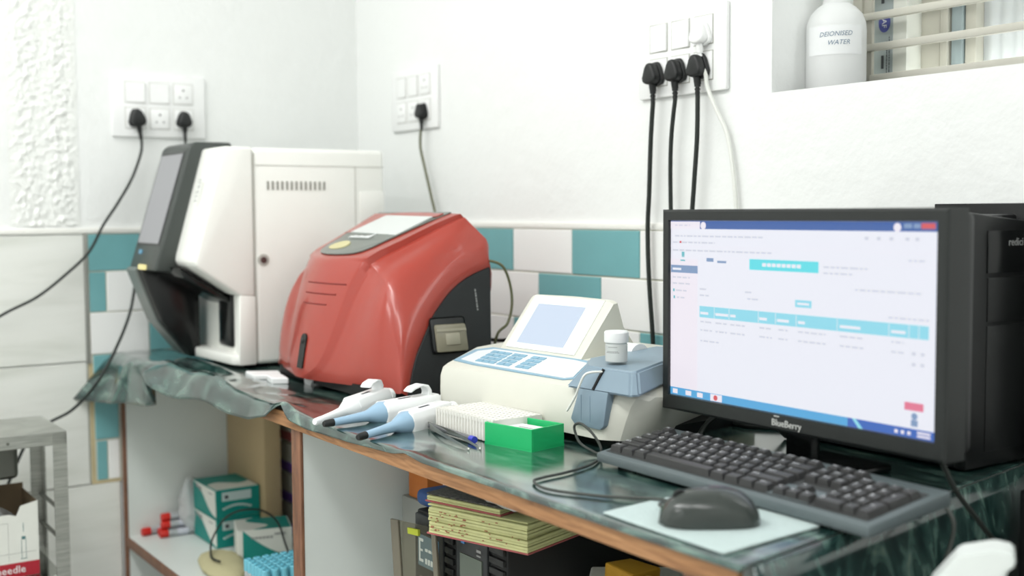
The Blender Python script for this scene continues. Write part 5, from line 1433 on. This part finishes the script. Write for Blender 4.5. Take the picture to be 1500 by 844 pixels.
tm = text_mb('with needle', 0.0205, depth=0.0002); tm.xf(frame_m((BX1+0.001, 0.428, SHZ+0.0155), (0, 1, 0), (0, 0, 1)))
part('lettering', tm, print_white, sb, smooth=False, label='white words with needle')
mb = MB()
yy = 0.474
mb.box(BX1, BX1+0.0006, yy-0.0004, yy+0.0004, -0.292, -0.275); mb.box(BX1, BX1+0.0006, yy-0.0035, yy+0.0035, -0.307, -0.301)
for s_ in (-1, 1): mb.box(BX1, BX1+0.0006, yy+s_*0.0040-0.0003, yy+s_*0.0040+0.0003, -0.345, -0.307)
mb.box(BX1, BX1+0.0006, yy-0.006, yy+0.006, -0.3455, -0.3445)
part('syringe_print', mb, pm('teal_print', (92, 132, 134), 0.6), sb, smooth=False, label='printed syringe outline')
mb = MB().box(BX1, BX1+0.0005, 0.446, 0.4463, -0.348, -0.272); mb.box(BX1, BX1+0.0005, 0.30, 0.446, -0.2722, -0.2718); mb.box(BX1, BX1+0.0005, 0.30, 0.497, -0.333, -0.3326); mb.box(BX1, BX1+0.0006, 0.36, 0.412, -0.298, -0.2965)
part('print_lines', mb, print_grey, sb, smooth=False)
hz = thing('hanging_pan', 'steel pan hanging under the top of the stand above the carton', 'pan', (-2.50, 0.42, -0.17))
part('pan_body', MB().box(-2.555, -2.445, 0.25, 0.478, -0.196, -0.106, 0.010, 3), steel_dk, hz)
part('pan_rim', MB().box(-2.560, -2.440, 0.245, 0.483, -0.1085, -0.1015, 0.002), steel, hz)
single('rubber_stopper', MB().lathe([(0, 0), (0.014, 0), (0.015, 0.003), (0.012, 0.016), (0, 0.018)], 20, Matrix.Translation((-2.425, 0.362, TZ+0.0003))), blk, 'small black rubber stopper on the steel stand', 'stopper')

# ------------------------------------------------------------------ white plastic chair in the near right corner
ch = thing('plastic_chair', 'white plastic chair standing at the near right end of the bench', 'chair', (-0.50, 0.66, F0))
CX, CY = -0.638, 0.975
fd = Vector((-0.837, -0.547, 0)); sd = Vector((0.547, -0.837, 0))     # forward (away from the wall) and sideways (along the view)
def cp(f_, s_, z): return Vector((CX, CY, 0))+fd*f_+sd*s_+Vector((0, 0, z))
z0 = 0.0183
prof_b = [(0.056, z0-0.040), (0.031, z0-0.008), (0.001, z0), (-0.015, z0-0.0025), (-0.017, z0-0.013), (-0.008, z0-0.022), (-0.009, z0-0.040), (-0.006, -0.12), (0.004, -0.36), (0.075, -0.36), (0.072, -0.10)]
def chair_section(s0, s1, pf, bev=0.002):
    mb = MB()
    va = [mb.bm.verts.new(cp(f_, s0, z)) for f_, z in pf]; vb = [mb.bm.verts.new(cp(f_, s1, z)) for f_, z in pf]
    fs = [mb.bm.faces.new(va), mb.bm.faces.new(vb[::-1])]
    for i in range(len(pf)): fs.append(mb.bm.faces.new((va[i], vb[i], vb[(i+1) % len(pf)], va[(i+1) % len(pf)])))
    bmesh.ops.recalc_face_normals(mb.bm, faces=fs)
    bmesh.ops.bevel(mb.bm, geom=mb.bm.edges[:], offset=bev, segments=2, affect='EDGES')
    return mb
part('back_post', chair_section(0.0, 0.038, prof_b), chair_w, ch)
part('back_post', chair_section(0.345, 0.38, prof_b), chair_w, ch)
part('top_rail', chair_section(0.033, 0.347, [(0.050, -0.055), (0.010, -0.050), (0.008, -0.100), (0.048, -0.105)], 0.003), chair_w, ch)
for k in range(5):
    s0 = 0.055+k*0.058
    part('back_slat', chair_section(s0, s0+0.036, [(0.040, -0.095), (0.020, -0.095), (0.020, -0.35), (0.040, -0.35)], 0.003), chair_w, ch)
part('seat', chair_section(0.0, 0.38, [(0.065, -0.335), (-0.34, -0.340), (-0.36, -0.355), (-0.35, -0.370), (0.065, -0.365)], 0.006), chair_w, ch)
for f_ in (0.015, -0.345):
    for s_ in (0.005, 0.340):
        part('leg', chair_section(s_, s_+0.035, [(f_, -0.34), (f_+0.05, -0.34), (f_+0.04+0.02*(f_ > 0.1), F0+0.001), (f_+0.012+0.02*(f_ > 0.1)-0.03*(f_ < 0.1), F0+0.001)], 0.004), chair_w, ch)

# ------------------------------------------------------------------ lift everything to floor level zero
for o in sc.objects:
    if o.parent is None:
        if o.type == 'CAMERA':
            o.matrix_world = Matrix.Translation((0, 0, H)) @ o.matrix_world
        else:
            o.location.z += H
